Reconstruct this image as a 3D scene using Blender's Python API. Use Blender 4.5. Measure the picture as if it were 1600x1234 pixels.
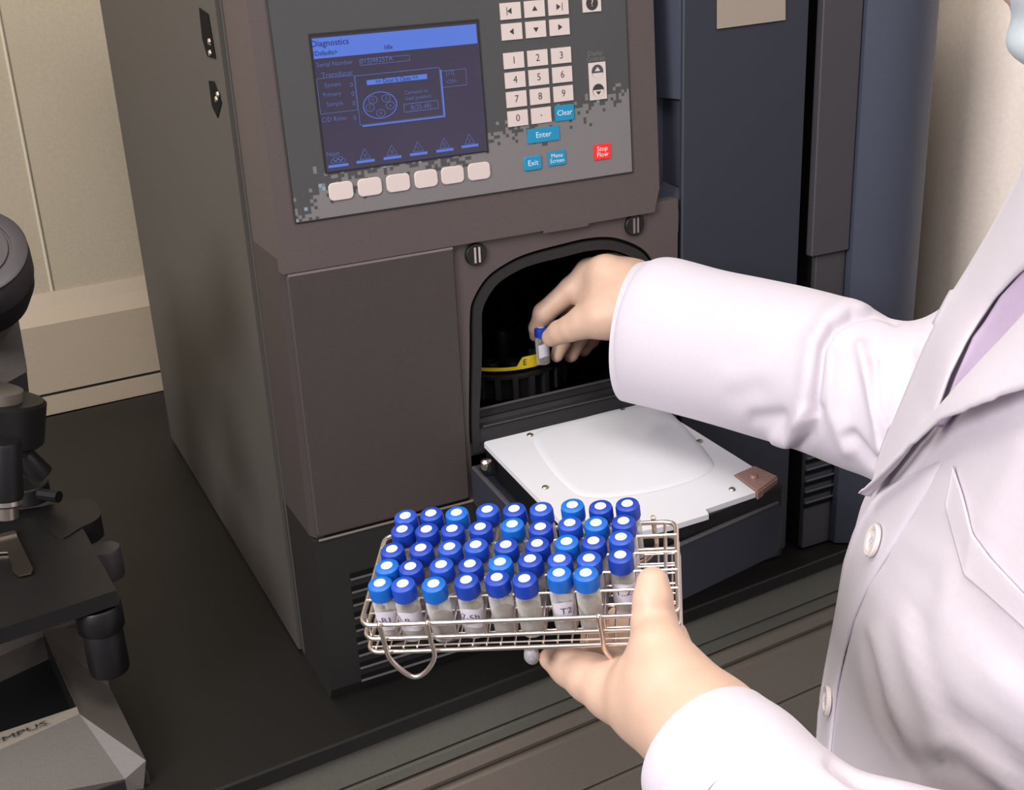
import bpy, bmesh, math, random
import numpy as np
from mathutils import Vector, Matrix
from mathutils.bvhtree import BVHTree
random.seed(7); RNG = np.random.RandomState(3)
SC = bpy.context.scene; COL = SC.collection
for o in list(bpy.data.objects): bpy.data.objects.remove(o)

# ---------------------------------------------------------------- camera (solved from the vanishing points of the instrument)
FPX = 1895.0; CX, CY = 800.0, 617.0
def un(v): v = np.array(v, float); return v/np.linalg.norm(v)
_Z = -un([230, 4719, FPX]); _X = un([4280, -970, FPX]); _X = un(_X-_Z*(_X@_Z)); _Y = np.cross(_Z, _X)
MW = np.array([_X, _Y, _Z]); CAM = np.array([-0.2243, -0.8696, 0.633])
cd = bpy.data.cameras.new('camera'); cam = bpy.data.objects.new('camera', cd); COL.objects.link(cam); SC.camera = cam
cd.sensor_width = 36; cd.lens = 36*FPX/1600; cd.clip_start = .02; cd.clip_end = 30
cam.matrix_world = Matrix([list(MW[i, :]*[1, -1, -1])+[CAM[i]] for i in range(3)]+[[0, 0, 0, 1]])

# ---------------------------------------------------------------- world, lights, exposure
w = bpy.data.worlds.new('world'); SC.world = w; w.use_nodes = True
w.node_tree.nodes['Background'].inputs[0].default_value = (.93, .88, 1.0, 1); w.node_tree.nodes['Background'].inputs[1].default_value = .13
def area(name, loc, target, size, power, col=(1, 1, 1), sy=None):
    l = bpy.data.lights.new(name, 'AREA'); l.energy = power; l.size = size; l.color = col
    if sy: l.shape = 'RECTANGLE'; l.size_y = sy
    o = bpy.data.objects.new(name, l); COL.objects.link(o); o.location = loc
    o.rotation_euler = (Vector(target)-Vector(loc)).to_track_quat('-Z', 'Y').to_euler(); return o
area('ceiling_lamp', (.05, -.70, 1.8), (.3, -.2, .2), .9, 12.5, (1, .97, .94), .9)
area('room_lamp', (1.5, -1.3, 1.75), (.6, -.1, .3), .6, 8, (1, .97, .96), .9)
area('side_fill', (-1.75, -1.15, 1.3), (.45, -.4, .2), .8, 29, (1, .97, 1), .7)  # unseen fill light added to brighten the coat and the instrument's left side
area('rear_lamp', (-.7, .1, 1.75), (-.5, .7, .2), .6, 5.5, (1, .93, .82), .6)
SC.view_settings.view_transform = 'Standard'; SC.view_settings.look = 'None'; SC.view_settings.gamma = 1
SC.view_settings.use_curve_mapping = False; SC.view_settings.exposure = 0.85

# ---------------------------------------------------------------- pixel -> point on a real plane
def ray(x, y): return MW@un([x-CX, y-CY, FPX])
def at(x, y, d): return CAM+ray(x, y)*d
def on(x, y, P, n): r = ray(x, y); P = np.array(P, float); n = np.array(n, float); return CAM+r*(((P-CAM)@n)/(r@n))
def onY(x, y, v=0.): return on(x, y, (0, v, 0), (0, 1, 0))
def onZ(x, y, v=0.): return on(x, y, (0, 0, v), (0, 0, 1))
def proj(p):
    q = (np.atleast_2d(p)-CAM)@MW; return np.stack([CX+FPX*q[:, 0]/q[:, 2], CY+FPX*q[:, 1]/q[:, 2]], 1)

# ---------------------------------------------------------------- materials
def srgb(c): return tuple(((x/255)/12.92 if x/255 <= .04045 else ((x/255+.055)/1.055)**2.4) for x in c)+(1,)
def mat(name, rgb, rough=.5, metal=0., noise=0., nscale=60, bump=0., bscale=200, emit=None, es=1., spec=.5, sss=0., sheen=0.):
    m = bpy.data.materials.new(name); m.use_nodes = True; nt = m.node_tree; b = nt.nodes['Principled BSDF']
    b.inputs['Roughness'].default_value = rough; b.inputs['Metallic'].default_value = metal
    b.inputs['Specular IOR Level'].default_value = spec
    col = srgb(rgb); b.inputs['Base Color'].default_value = col
    tc = nt.nodes.new('ShaderNodeTexCoord')
    if noise:
        n = nt.nodes.new('ShaderNodeTexNoise'); n.inputs['Scale'].default_value = nscale; n.inputs['Detail'].default_value = 4
        r = nt.nodes.new('ShaderNodeMapRange'); r.inputs[1].default_value = .3; r.inputs[2].default_value = .7
        r.inputs[3].default_value = 1-noise; r.inputs[4].default_value = 1+noise
        v = nt.nodes.new('ShaderNodeVectorMath'); v.operation = 'SCALE'; v.inputs[0].default_value = col[:3]
        nt.links.new(tc.outputs['Object'], n.inputs['Vector']); nt.links.new(n.outputs[0], r.inputs[0]); nt.links.new(r.outputs[0], v.inputs['Scale']); nt.links.new(v.outputs[0], b.inputs['Base Color'])
    if bump:
        n2 = nt.nodes.new('ShaderNodeTexNoise'); n2.inputs['Scale'].default_value = bscale; n2.inputs['Detail'].default_value = 3
        bp = nt.nodes.new('ShaderNodeBump'); bp.inputs['Strength'].default_value = bump; bp.inputs['Distance'].default_value = .001
        nt.links.new(tc.outputs['Object'], n2.inputs['Vector']); nt.links.new(n2.outputs[0], bp.inputs['Height']); nt.links.new(bp.outputs[0], b.inputs['Normal'])
    if emit: b.inputs['Emission Color'].default_value = srgb(emit); b.inputs['Emission Strength'].default_value = es
    if sss: b.inputs['Subsurface Weight'].default_value = sss; b.inputs['Subsurface Radius'].default_value = (1, .4, .2); b.inputs['Subsurface Scale'].default_value = .006
    if sheen: b.inputs['Sheen Weight'].default_value = sheen
    return m
def glassy(name, rgb, alpha, rough=.05, body=1., edge=.6):
    m = bpy.data.materials.new(name); m.use_nodes = True; nt = m.node_tree; nt.nodes.clear()
    o = nt.nodes.new('ShaderNodeOutputMaterial'); mx = nt.nodes.new('ShaderNodeMixShader'); t = nt.nodes.new('ShaderNodeBsdfTransparent'); g = nt.nodes.new('ShaderNodeBsdfPrincipled')
    g.inputs['Base Color'].default_value = srgb([c*body for c in rgb]); g.inputs['Roughness'].default_value = rough; g.inputs['Specular IOR Level'].default_value = 1.
    t.inputs[0].default_value = (*[.5+.5*c for c in srgb(rgb)[:3]], 1)
    lw = nt.nodes.new('ShaderNodeLayerWeight'); lw.inputs[0].default_value = .45
    r = nt.nodes.new('ShaderNodeMapRange'); r.inputs[3].default_value = alpha; r.inputs[4].default_value = min(1, alpha+edge)
    nt.links.new(lw.outputs['Facing'], r.inputs[0]); nt.links.new(r.outputs[0], mx.inputs[0]); nt.links.new(t.outputs[0], mx.inputs[1]); nt.links.new(g.outputs[0], mx.inputs[2]); nt.links.new(mx.outputs[0], o.inputs[0])
    return m
M = dict(
 plastic=mat('brown_grey_plastic', (82, 72, 70), .55, noise=.10, nscale=900, bump=.25, bscale=1500),
 plastic_dark=mat('dark_brown_plastic', (62, 54, 52), .6, noise=.10, nscale=900, bump=.25, bscale=1500),
 side=mat('grey_painted_steel', (74, 70, 65), .6, noise=.10, nscale=900, bump=.2, bscale=1200),
 base=mat('charcoal_plastic', (29, 27, 26), .55, noise=.12, nscale=900, bump=.2, bscale=1200),
 navy=mat('slate_blue_plastic', (60, 64, 78), .55, noise=.10, nscale=900, bump=.25, bscale=1500),
 navy2=mat('charcoal_blue_plastic', (43, 46, 56), .55, noise=.10, nscale=900, bump=.25, bscale=1500),
 slate=mat('grey_plastic', (64, 61, 65), .55, noise=.10, nscale=900, bump=.25, bscale=1500),
 black=mat('black_plastic', (18, 17, 18), .45, noise=.1, nscale=500),
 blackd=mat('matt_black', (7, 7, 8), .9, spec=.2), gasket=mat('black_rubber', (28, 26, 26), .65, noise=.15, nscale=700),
 ovl_dark=mat('dark_grey_overlay', (70, 70, 70), .45, noise=.05, nscale=900), ovl_light=mat('light_grey_overlay', (116, 112, 112), .45, noise=.05, nscale=900),
 ovl_blue=mat('pale_blue_pixel', (120, 150, 160), .45), line=mat('panel_outline', (30, 28, 28), .6),
 key=mat('off_white_key', (205, 190, 184), .45), keyb=mat('blue_key', (22, 132, 172), .45), keyr=mat('red_key', (232, 38, 32), .4, emit=(232, 38, 32), es=.08), ink=mat('dark_ink', (52, 48, 48), .6), inkw=mat('pale_ink', (205, 220, 225), .6),
 lcd=mat('lit_display', (34, 30, 38), .3, emit=(66, 60, 88), es=.30, noise=.1, nscale=40), lcdblue=mat('display_blue', (60, 80, 150), .3, emit=(84, 122, 205), es=.28), lcdline=mat('display_line', (60, 70, 110), .3, emit=(84, 98, 150), es=.3), lcddark=mat('display_dark_text', (24, 28, 60), .3, emit=(40, 50, 110), es=.25),
 steel=mat('polished_steel', (232, 220, 210), .28, 1.), screw=mat('steel_screw', (190, 180, 165), .3, 1.), copper=mat('copper_plate', (168, 134, 122), .35, .3, noise=.15, nscale=300),
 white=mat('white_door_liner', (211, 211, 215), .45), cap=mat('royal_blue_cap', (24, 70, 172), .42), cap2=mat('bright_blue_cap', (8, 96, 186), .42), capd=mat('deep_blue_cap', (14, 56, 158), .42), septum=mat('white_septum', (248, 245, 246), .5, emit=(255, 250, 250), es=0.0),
 glass=glassy('clear_glass', (240, 238, 235), .10, .1, 1., .8), amber=glassy('amber_liquid', (160, 116, 66), .55, .1, .7, .3), pale=glassy('pale_liquid', (205, 180, 150), .3, .1, .7, .3), label=mat('paper_label', (205, 200, 210), .7), pen=mat('pen_ink', (60, 66, 110), .7),
 yellow=mat('yellow_label', (235, 205, 30), .5), skin=mat('skin', (206, 172, 150), .5, noise=.04, nscale=90, bump=.12, bscale=900, sss=.1),
 nail=mat('fingernail', (236, 200, 178), .3), coat=mat('white_coat_cotton', (207, 199, 208), .85, noise=.015, nscale=300, bump=.12, bscale=1600, sheen=.2), coat_shade=mat('lavender_coat_shade', (184, 165, 192), .85, noise=.03, nscale=300),  # the lavender one stands in for shade on the coat
 button=mat('pearl_button', (228, 217, 214), .2), mask=mat('pale_blue_mask', (206, 218, 224), .8, noise=.05, nscale=200), hair=mat('black_hair', (30, 26, 24), .5), trousers=mat('dark_trousers', (40, 42, 52), .8), shoe=mat('white_shoe', (200, 200, 205), .5),
 bench=mat('black_epoxy_worktop', (16, 14, 12), .5, noise=.15, nscale=500), fascia=mat('grey_green_steel', (102, 101, 92), .5, noise=.08, nscale=500), drawer=mat('warm_grey_laminate', (126, 117, 106), .55, noise=.06, nscale=500), groove=mat('drawer_groove', (26, 26, 23), .7),
 wall=mat('cream_wall_paint', (168, 156, 135), .8, noise=.05, nscale=300), bead=mat('cream_bead', (190, 180, 160), .6), trunk=mat('cream_trunking', (165, 150, 130), .5, noise=.04, nscale=400), col=mat('pale_beige_paint', (240, 226, 214), .75, noise=.04, nscale=200), floor=mat('grey_vinyl_floor', (110, 108, 104), .6, noise=.1, nscale=20), ceil=mat('white_ceiling', (220, 218, 212), .9),
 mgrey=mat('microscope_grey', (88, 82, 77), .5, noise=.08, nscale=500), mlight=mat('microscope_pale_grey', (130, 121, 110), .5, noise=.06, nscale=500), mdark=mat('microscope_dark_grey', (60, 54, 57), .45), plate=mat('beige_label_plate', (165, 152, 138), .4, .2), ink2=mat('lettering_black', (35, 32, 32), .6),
 edge=mat('edge_highlight', (120, 110, 106), .4),  # paler colour paints the highlights along the door and base edges
 sticker=mat('rubber_foot', (150, 146, 150), .5, noise=.2, nscale=900))

# ---------------------------------------------------------------- mesh helpers
class MB:
    def __init__(s): s.v = []; s.f = []; s.m = []; s.mats = []
    def mi(s, m):
        m = M[m] if isinstance(m, str) else m
        if m not in s.mats: s.mats.append(m)
        return s.mats.index(m)
    def add(s, vs, fs, m):
        k = len(s.v); i = s.mi(m); s.v += [tuple(map(float, v)) for v in vs]; s.f += [tuple(int(a)+k for a in f) for f in fs]; s.m += [i]*len(fs); return s
    def box(s, lo, hi, m, fr=None, bev=0.):
        (x0, y0, z0), (x1, y1, z1) = lo, hi
        if bev > 0:   # chamfered box: a rounded outline in xz extruded in y with inset faces
            b = bev; R = []
            for cx, cz, a0 in ((x1-b, z1-b, 0), (x0+b, z1-b, 90), (x0+b, z0+b, 180), (x1-b, z0+b, 270)):
                for k in range(4): a = math.radians(a0+30*k); R.append((cx+b*math.cos(a), cz+b*math.sin(a)))
            n = len(R); cx, cz = (x0+x1)/2, (z0+z1)/2; ins = lambda p, e: (p[0]-math.copysign(min(e, abs(p[0]-cx)), p[0]-cx), p[1]-math.copysign(min(e, abs(p[1]-cz)), p[1]-cz))
            e = min(bev, abs(y1-y0)/2)*.6; L = [(y0, e), (y0+e, 0), (y1-e, 0), (y1, e)]
            vs = [(ins(p, q)[0], y, ins(p, q)[1]) for y, q in L for p in R]
            fs = [(k*n+i, k*n+(i+1) % n, (k+1)*n+(i+1) % n, (k+1)*n+i) for k in range(3) for i in range(n)]+[tuple(range(n))[::-1], tuple(range(3*n, 4*n))]
        else:
            vs = [(x, y, z) for z in (z0, z1) for y in (y0, y1) for x in (x0, x1)]
            fs = [(0, 2, 3, 1), (4, 5, 7, 6), (0, 1, 5, 4), (2, 6, 7, 3), (0, 4, 6, 2), (1, 3, 7, 5)]
        if fr is not None: vs = [fr(v) for v in vs]
        return s.add(vs, fs, m)
    def quad(s, p, m): return s.add(p, [tuple(range(len(p)))], m)
    def prism(s, P, d, m):   # polygon P (3d points) extruded by vector d
        n = len(P); d = np.array(d); vs = [np.array(p, float) for p in P]+[np.array(p, float)+d for p in P]
        return s.add(vs, [tuple(range(n))[::-1], tuple(range(n, 2*n))]+[(i, (i+1) % n, n+(i+1) % n, n+i) for i in range(n)], m)
    def tube(s, pts, r, m, n=8, closed=False, caps=True):
        P = [np.array(p, float) for p in pts]; N = len(P); rs = r if hasattr(r, '__len__') else [r]*N
        vs = []; up = None
        for i in range(N):
            a = P[(i-1) % N] if (closed or i > 0) else P[i]; b = P[(i+1) % N] if (closed or i < N-1) else P[i]
            t = un(b-a)
            if up is None: up = un(np.cross(t, [.13, .31, .94] if abs(t[2]) < .9 else [1, 0, 0]))
            up = un(up-t*(up@t)); sd = np.cross(t, up)
            vs += [P[i]+rs[i]*(math.cos(2*math.pi*k/n)*up+math.sin(2*math.pi*k/n)*sd) for k in range(n)]
        fs = [((i % N)*n+k, (i % N)*n+(k+1) % n, ((i+1) % N)*n+(k+1) % n, ((i+1) % N)*n+k) for i in range(N if closed else N-1) for k in range(n)]
        if caps and not closed: fs += [tuple(range(n))[::-1], tuple(range((N-1)*n, N*n))]
        return s.add(vs, fs, m)
    def lathe(s, prof, m, n=24, fr=None):   # prof: (r, z) list
        vs = [(r*math.cos(2*math.pi*k/n), r*math.sin(2*math.pi*k/n), z) for r, z in prof for k in range(n)]
        if fr is not None: vs = [fr(v) for v in vs]
        L = len(prof); fs = [(i*n+k, i*n+(k+1) % n, (i+1)*n+(k+1) % n, (i+1)*n+k) for i in range(L-1) for k in range(n)]+[tuple(range(n))[::-1], tuple(range((L-1)*n, L*n))]
        return s.add(vs, fs, m)
    def text(s, string, size, m, fr, align='CENTER', sx=1.):   # fr maps (u, v, 0) to world
        c = bpy.data.curves.new('t', 'FONT'); c.body = string; c.size = size; c.align_x = align; c.align_y = 'CENTER'; c.resolution_u = 2
        o = bpy.data.objects.new('t', c); COL.objects.link(o); bpy.context.view_layer.update()
        me = o.evaluated_get(bpy.context.evaluated_depsgraph_get()).to_mesh()
        vs = [fr((v.co.x*sx, v.co.y, 0)) for v in me.vertices]; fs = [tuple(p.vertices) for p in me.polygons]
        s.add(vs, fs, m); o.to_mesh_clear(); bpy.data.objects.remove(o); bpy.data.curves.remove(c); return s
    def build(s, name, parent=None, smooth=False, origin=None, rot=None, **tags):
        me = bpy.data.meshes.new(name)
        vs = s.v
        off = None
        if origin is not None: off = np.array(origin, float)
        elif parent is not None and parent.type == 'EMPTY': off = np.array(parent.location)
        if off is not None: vs = [tuple(np.array(v)-off) for v in vs]
        me.from_pydata(vs, [], s.f); me.validate(); me.update()
        for m in s.mats: me.materials.append(m)
        if len(me.polygons) == len(s.m): me.polygons.foreach_set('material_index', s.m)
        bm = bmesh.new(); bm.from_mesh(me); bmesh.ops.recalc_face_normals(bm, faces=bm.faces); bm.to_mesh(me); bm.free()
        if smooth:
            me.polygons.foreach_set('use_smooth', [True]*len(me.polygons))
            if smooth != 'all': me.set_sharp_from_angle(angle=math.radians(40))
        o = bpy.data.objects.new(name, me); COL.objects.link(o)
        if parent is not None: o.parent = parent
        elif origin is not None: o.location = origin
        for k, v in tags.items(): o[k] = v
        return o
def thing(name, label, cat, loc=(0, 0, 0), group=None):
    o = bpy.data.objects.new(name, None); COL.objects.link(o); o.location = [float(a) for a in loc]; o.empty_display_size = .02
    o['label'] = label; o['category'] = cat
    if group: o['group'] = group
    return o
def sub(mb, name, parent, smooth=False, **t):   # a sub-part: parent is a mesh part, itself under an empty
    return mb.build(name, parent, smooth, origin=np.array(parent.parent.location) if parent.parent else np.array(parent.location), **t)
def copy_tree(o, parent=None):
    c = o.copy(); COL.objects.link(c)
    if parent is not None: c.parent = parent
    for ch in list(o.children): copy_tree(ch, c)
    return c
def smoothpath(P, k=8, closed=False):
    P = [np.array(p, float) for p in P]; n = len(P); out = []
    for i in range(n if closed else n-1):
        g = lambda j: P[j % n] if closed else P[min(max(j, 0), n-1)]
        a, b, c, d = g(i-1), g(i), g(i+1), g(i+2)
        for t in np.arange(k)/k: out.append(.5*((2*b)+(c-a)*t+(2*a-5*b+4*c-d)*t*t+(3*b-a-3*c+d)*t**3))
    if not closed: out.append(P[-1])
    return out
def arcpath(P, r, k=5, closed=False):   # polyline with rounded corners
    P = [np.array(p, float) for p in P]; n = len(P); out = []
    for i in range(n):
        if not closed and i in (0, n-1): out.append(P[i]); continue
        a, b, c = P[i-1], P[i], P[(i+1) % n]; r1 = min(r, np.linalg.norm(a-b)*.45, np.linalg.norm(c-b)*.45)
        p, q = b+un(a-b)*r1, b+un(c-b)*r1
        for t in np.linspace(0, 1, k): out.append((1-t)**2*p+2*t*(1-t)*b+t*t*q)
    return out

# ================================================================ SETTING
def frame_at(P0, ang):
    c, s = math.cos(ang), math.sin(ang); P0 = np.array(P0, float)
    return lambda v: (P0[0]+v[0]*c-v[1]*s, P0[1]+v[0]*s+v[1]*c, P0[2]+v[2])
BA = math.radians(3.92); bf = frame_at((-.1138, -.0636, 0), BA)     # bench front frame: x along the edge, y into the bench
WA = math.radians(2.9); wf = frame_at((-.1587, .873, 0), WA)
MB().box((-2.2, .0, -.9), (3.2, .12, 1.85), 'wall', wf).build('wall_back', kind='structure')
MB().box((-2.4, -3.0, -.95), (3.2, 1.1, -.9), 'floor').build('floor', kind='structure')
MB().box((-2.4, -3.0, 1.85), (3.2, 1.1, 1.9), 'ceil').build('ceiling', kind='structure')
b = MB(); b.tube([wf((.06, -.001, .165)), wf((.06, -.001, 1.8))], .0022, 'bead'); b.build('trim_1', kind='structure')
# wall trunking along the back of the bench
t = MB()
prof = [(-.0, .0), (-.030, .0), (-.030, .026), (-.026, .027), (-.026, .031), (-.030, .032), (-.030, .130), (-.014, .150), (-.004, .168), (0, .168)]
for a, bq in zip(prof[:-1], prof[1:]):
    m_ = 'groove' if (a[0] == -.026 and bq[0] == -.026) else 'trunk'
    t.quad([wf((-2, a[0], a[1])), wf((2.4, a[0], a[1])), wf((2.4, bq[0], bq[1])), wf((-2, bq[0], bq[1]))], m_)
t.build('trim_2', kind='structure')
# beige wall on the right, curve added to shade it from dark to light
c = MB(); ur = ray(1436, 250); ur = un([ur[0], ur[1], 0]); R = .17; cc = CAM+ur*1.50+np.array([ur[1], -ur[0], 0])*R
c.prism([(cc[0]+R*math.cos(2*math.pi*k/64), cc[1]+R*math.sin(2*math.pi*k/64), .001) for k in range(64)], (0, 0, 1.849), 'col'); c.box((cc[0], cc[1]-.02, .001), (3.2, cc[1]+.05, 1.85), 'col'); c.build('wall_right', smooth=True, kind='structure')

# ---- bench
bench = thing('lab_bench', 'black epoxy topped laboratory bench with grey drawer fronts, under the instruments', 'bench', (0, 0, -.9))
MB().box((-1.9, 0, -.014), (2.6, .90, 0), 'bench', bf).build('worktop', bench)
e = MB(); e.tube([bf((-1.9, .0012, -.0012)), bf((2.6, .0012, -.0012))], .0016, M['base']); e.build('worktop_edge', bench, label='front edge strip, highlight painted in a lighter tone')  # lighter strip paints the highlight along the worktop edge
d = MB(); d.box((-1.9, .006, -.050), (2.6, .03, -.014), 'fascia', bf); d.box((-1.9, .010, -.054), (2.6, .03, -.050), 'groove', bf); d.box((-1.9, .0045, -.064), (2.6, .03, -.054), 'fascia', bf)
d.box((-1.9, .014, -.068), (2.6, .03, -.064), 'groove', bf); d.build('fascia_rail', bench)
MB().box((-1.9, .06, -.88), (2.6, .88, -.054), 'groove', bf).build('cabinet_body', bench)
x = -.87-.004
for k in range(5):
    x0 = .129+(k-2)*.66; x1 = x0+.655
    dr = MB().box((x0, .004, -.160), (x1, .06, -.096), 'drawer', bf).build('drawer', bench); MB().box((x0, .004, -.45), (x1, .06, -.166), 'drawer', bf).build('drawer', bench)
    q = MB(); q.prism([bf(p) for p in ((x0, .004, -.070), (x0, .026, -.072), (x0, .028, -.0955), (x0, .010, -.092), (x0, .004, -.083))], np.array(bf((x1, 0, 0)))-np.array(bf((x0, 0, 0))), 'drawer'); sub(q, 'drawer_handle', dr)
    MB().box((x0, .004, -.87), (x1, .06, -.455), 'drawer', bf).build('cabinet_door', bench)

# ================================================================ LIQUID CHROMATOGRAPH
LC = thing('liquid_chromatograph', 'brown-grey laboratory instrument with a lit display, keypad and an open sample compartment', 'analytical instrument', (0, 0, 0))
al = math.radians(3.5); CA, SA = math.cos(al), math.sin(al)
def pf(v): return (v[0], -.004+v[1]*SA-v[2]*CA, .40+v[1]*CA+v[2]*SA)     # u, v on the tilted panel, out = +
# side panels and rear case
s_ = MB(); s_.box((-.003, .088, .004), (.003, .66, .62), 'side'); s_.box((.350, .088, .004), (.354, .66, .62), 'side'); s_.box((.0, .652, .004), (.354, .66, .62), 'side'); s_.box((0, .088, .615), (.354, .66, .62), 'side'); s_.box((.003, .088, .004), (.35, .652, .012), 'base')
sp = s_.build('housing', LC)
g_ = MB(); g_.box((.001, .076, .004), (.006, .092, .62), 'plastic_dark'); g_.box((.001, .080, .40), (.353, .092, .62), 'plastic_dark'); g_.box((-.0005, .079, .004), (.003, .083, .62), 'side'); g_.build('seam_strip', LC)
# hinge slots on the left side
v_ = MB()
def sidept(x, y, X=-.0026): return on(x, y, (X, 0, 0), (1, 0, 0))
v_.prism([sidept(*p) for p in [(313, 12), (327, 22), (339, 92), (326, 88), (318, 60)]], (-.0012, 0, 0), 'blackd'); v_.prism([sidept(*p) for p in [(328, 126), (336, 127), (348, 160), (342, 184), (333, 165)]], (-.0012, 0, 0), 'blackd')
vv = v_.build('side_slot', LC)
for p in [(328, 65), (329, 83), (341, 148), (339, 155)]:
    P = sidept(*p, -.0042); q = MB(); q.lathe([(.0028, 0), (.0022, .0015)], 'screw', 10, lambda v, P=P: (P[0]-v[2], P[1]+v[0], P[2]+v[1])); sub(q, 'slot_screw', vv)
# base with vents
b_ = MB()
B0 = .158
b_.prism([(.0, .090, .0), (.0, .006, .0), (.0, .0, .012), (.0, .0, B0), (.0, .090, B0)], (.354, 0, 0), 'base')
base = b_.build('base_cover', LC)
q = MB(); q.tube([(.0045, -.0005, B0), (.350, -.0005, B0)], .0012, 'edge'); q.build('base_seam', LC)  # highlight below the door, painted as a pale line
for k in range(9):
    z = .1165-k*.01265
    q = MB(); q.box((.0275, -.0006, z-.0014), (.150, .0, z+.0034), 'blackd'); q.prism([(.0275, -.0004, z-.0022), (.0275, -.0024, z-.0024), (.0275, -.0004, z-.0012)], (.1225, 0, 0), 'slate'); sub(q, 'vent_slot', base)
# front body left of the compartment
q = MB(); q.prism([(.0, .080, B0+.001), (.0, .010, B0+.001), (.004, .002, B0+.001), (.142, .002, B0+.001), (.142, .080, B0+.001)], (0, 0, .236), 'plastic_dark'); q.build('front_body', LC)
door = MB().box((.0028, -.004, .1625), (.1400, .002, .3850), 'plastic_dark', None, .0022).build('solvent_door', LC)
sub(MB().box((.004, -.0042, .3838), (.139, -.001, .3858), 'edge'), 'door_edge', door)  # highlight on the door's top edge, put into the colour
# right front plate with the opening
outer_pts = lambda n: None
OUT = [(.145, .200), (.145, .231), (.150, .300), (.1515, .321), (.155, .337), (.169, .3545), (.190, .3645), (.210, .3690), (.240, .3715), (.265, .3725), (.290, .3690), (.315, .357), (.328, .343), (.337, .322), (.340, .300), (.341, .231), (.341, .200)]
def dense(P, closed=True):
    return smoothpath(P, 5, closed=False)
op = [np.array([p[0], p[1]]) for p in dense([np.array(p) for p in OUT])]
ctr = np.array([.245, .285])
def scaled(P, e): return [ctr+(p-ctr)*(1-e/np.linalg.norm(p-ctr)) for p in P]
def rect_for(P, x0, x1, z0, z1):
    R = []
    for p in P:
        d = p-ctr; ts = []
        if d[0] > 1e-6: ts.append((x1-ctr[0])/d[0])
        if d[0] < -1e-6: ts.append((x0-ctr[0])/d[0])
        if d[1] > 1e-6: ts.append((z1-ctr[1])/d[1])
        if d[1] < -1e-6: ts.append((z0-ctr[1])/d[1])
        R.append(ctr+d*min(ts))
    return R
def ringplate(mb, A, B, y0, y1, m):   # A inner loop, B outer loop (same count, open at the ends joined)
    n = len(A); vs = []
    for y in (y0, y1): vs += [(p[0], y, p[1]) for p in A]+[(p[0], y, p[1]) for p in B]
    fs = []
    for i in range(n):
        j = (i+1) % n
        fs += [(i, j, n+j, n+i), (2*n+i, 3*n+i, 3*n+j, 2*n+j), (i, 2*n+i, 2*n+j, j), (n+i, n+j, 3*n+j, 3*n+i)]
    return mb.add(vs, fs, m)
x0_, x1_, z0_, z1_ = .1412, .3540, .159, .3935
full = rect_for(op, x0_, x1_, z0_, z1_)
# insert exact corners
full2 = []
for i, p in enumerate(full): full2.append(p)
for cx_, cz_ in ((x0_, z1_), (x1_, z1_), (x0_, z0_), (x1_, z0_)):
    k = int(np.argmin([np.linalg.norm(p-np.array([cx_, cz_])) for p in full2])); full2[k] = np.array([cx_, cz_])
q = MB(); ringplate(q, op, full2, .0, .012, 'plastic'); q.build('front_plate', LC)
gi = scaled(op, .011); q = MB(); ringplate(q, scaled(op, .0035), op, .003, .02, 'blackd'); ringplate(q, gi, scaled(op, .003), -.001, .012, 'gasket'); q.build('opening_gasket', LC, True)
# cavity
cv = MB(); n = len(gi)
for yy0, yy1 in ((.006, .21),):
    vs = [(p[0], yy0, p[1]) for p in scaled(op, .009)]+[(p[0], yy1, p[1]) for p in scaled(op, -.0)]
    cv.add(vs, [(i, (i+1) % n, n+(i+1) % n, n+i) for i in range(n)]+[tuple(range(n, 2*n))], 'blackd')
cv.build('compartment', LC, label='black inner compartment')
q = MB()
q.prism([(.150, -.0005, .2165), (.150, .0015, .2225), (.150, .008, .2245), (.150, .012, .229), (.150, .012, .212), (.150, -.0005, .2105)], (.187, 0, 0), 'gasket')
q.prism([(.150, .010, .229), (.150, .010, .2355), (.150, .013, .2365), (.150, .016, .229)], (.187, 0, 0), 'gasket')
q.tube([(.158, .0085, .2370), (.336, .0085, .2370)], .0010, 'slate'); q.tube([(.158, .0005, .2240), (.336, .0005, .2240)], .0007, 'slate')
q.box((.145, .0, .159), (.341, .012, .2105), 'gasket'); q.build('threshold', LC)
for (x, y) in [(745, 398), (993, 352)]:
    P = onY(x, y, -.003); kn = MB(); f_ = lambda v, P=P: (P[0]+v[0], P[1]-v[2]+.003, P[2]+v[1])
    kn.lathe([(.0094, 0), (.0094, .002), (.0086, .003)], 'black', 28, f_); kk = kn.build('quarter_turn_fastener', LC, True)
    q = MB(); q.box((-.0028, -.0064, .003), (-.0010, .0064, .0042), 'steel', f_); q.box((.0010, -.0064, .003), (.0028, .0064, .0042), 'steel', f_); q.box((-.0010, -.0064, .0028), (.001, .0064, .0032), 'black', f_); sub(q, 'slotted_insert', kk)
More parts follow.
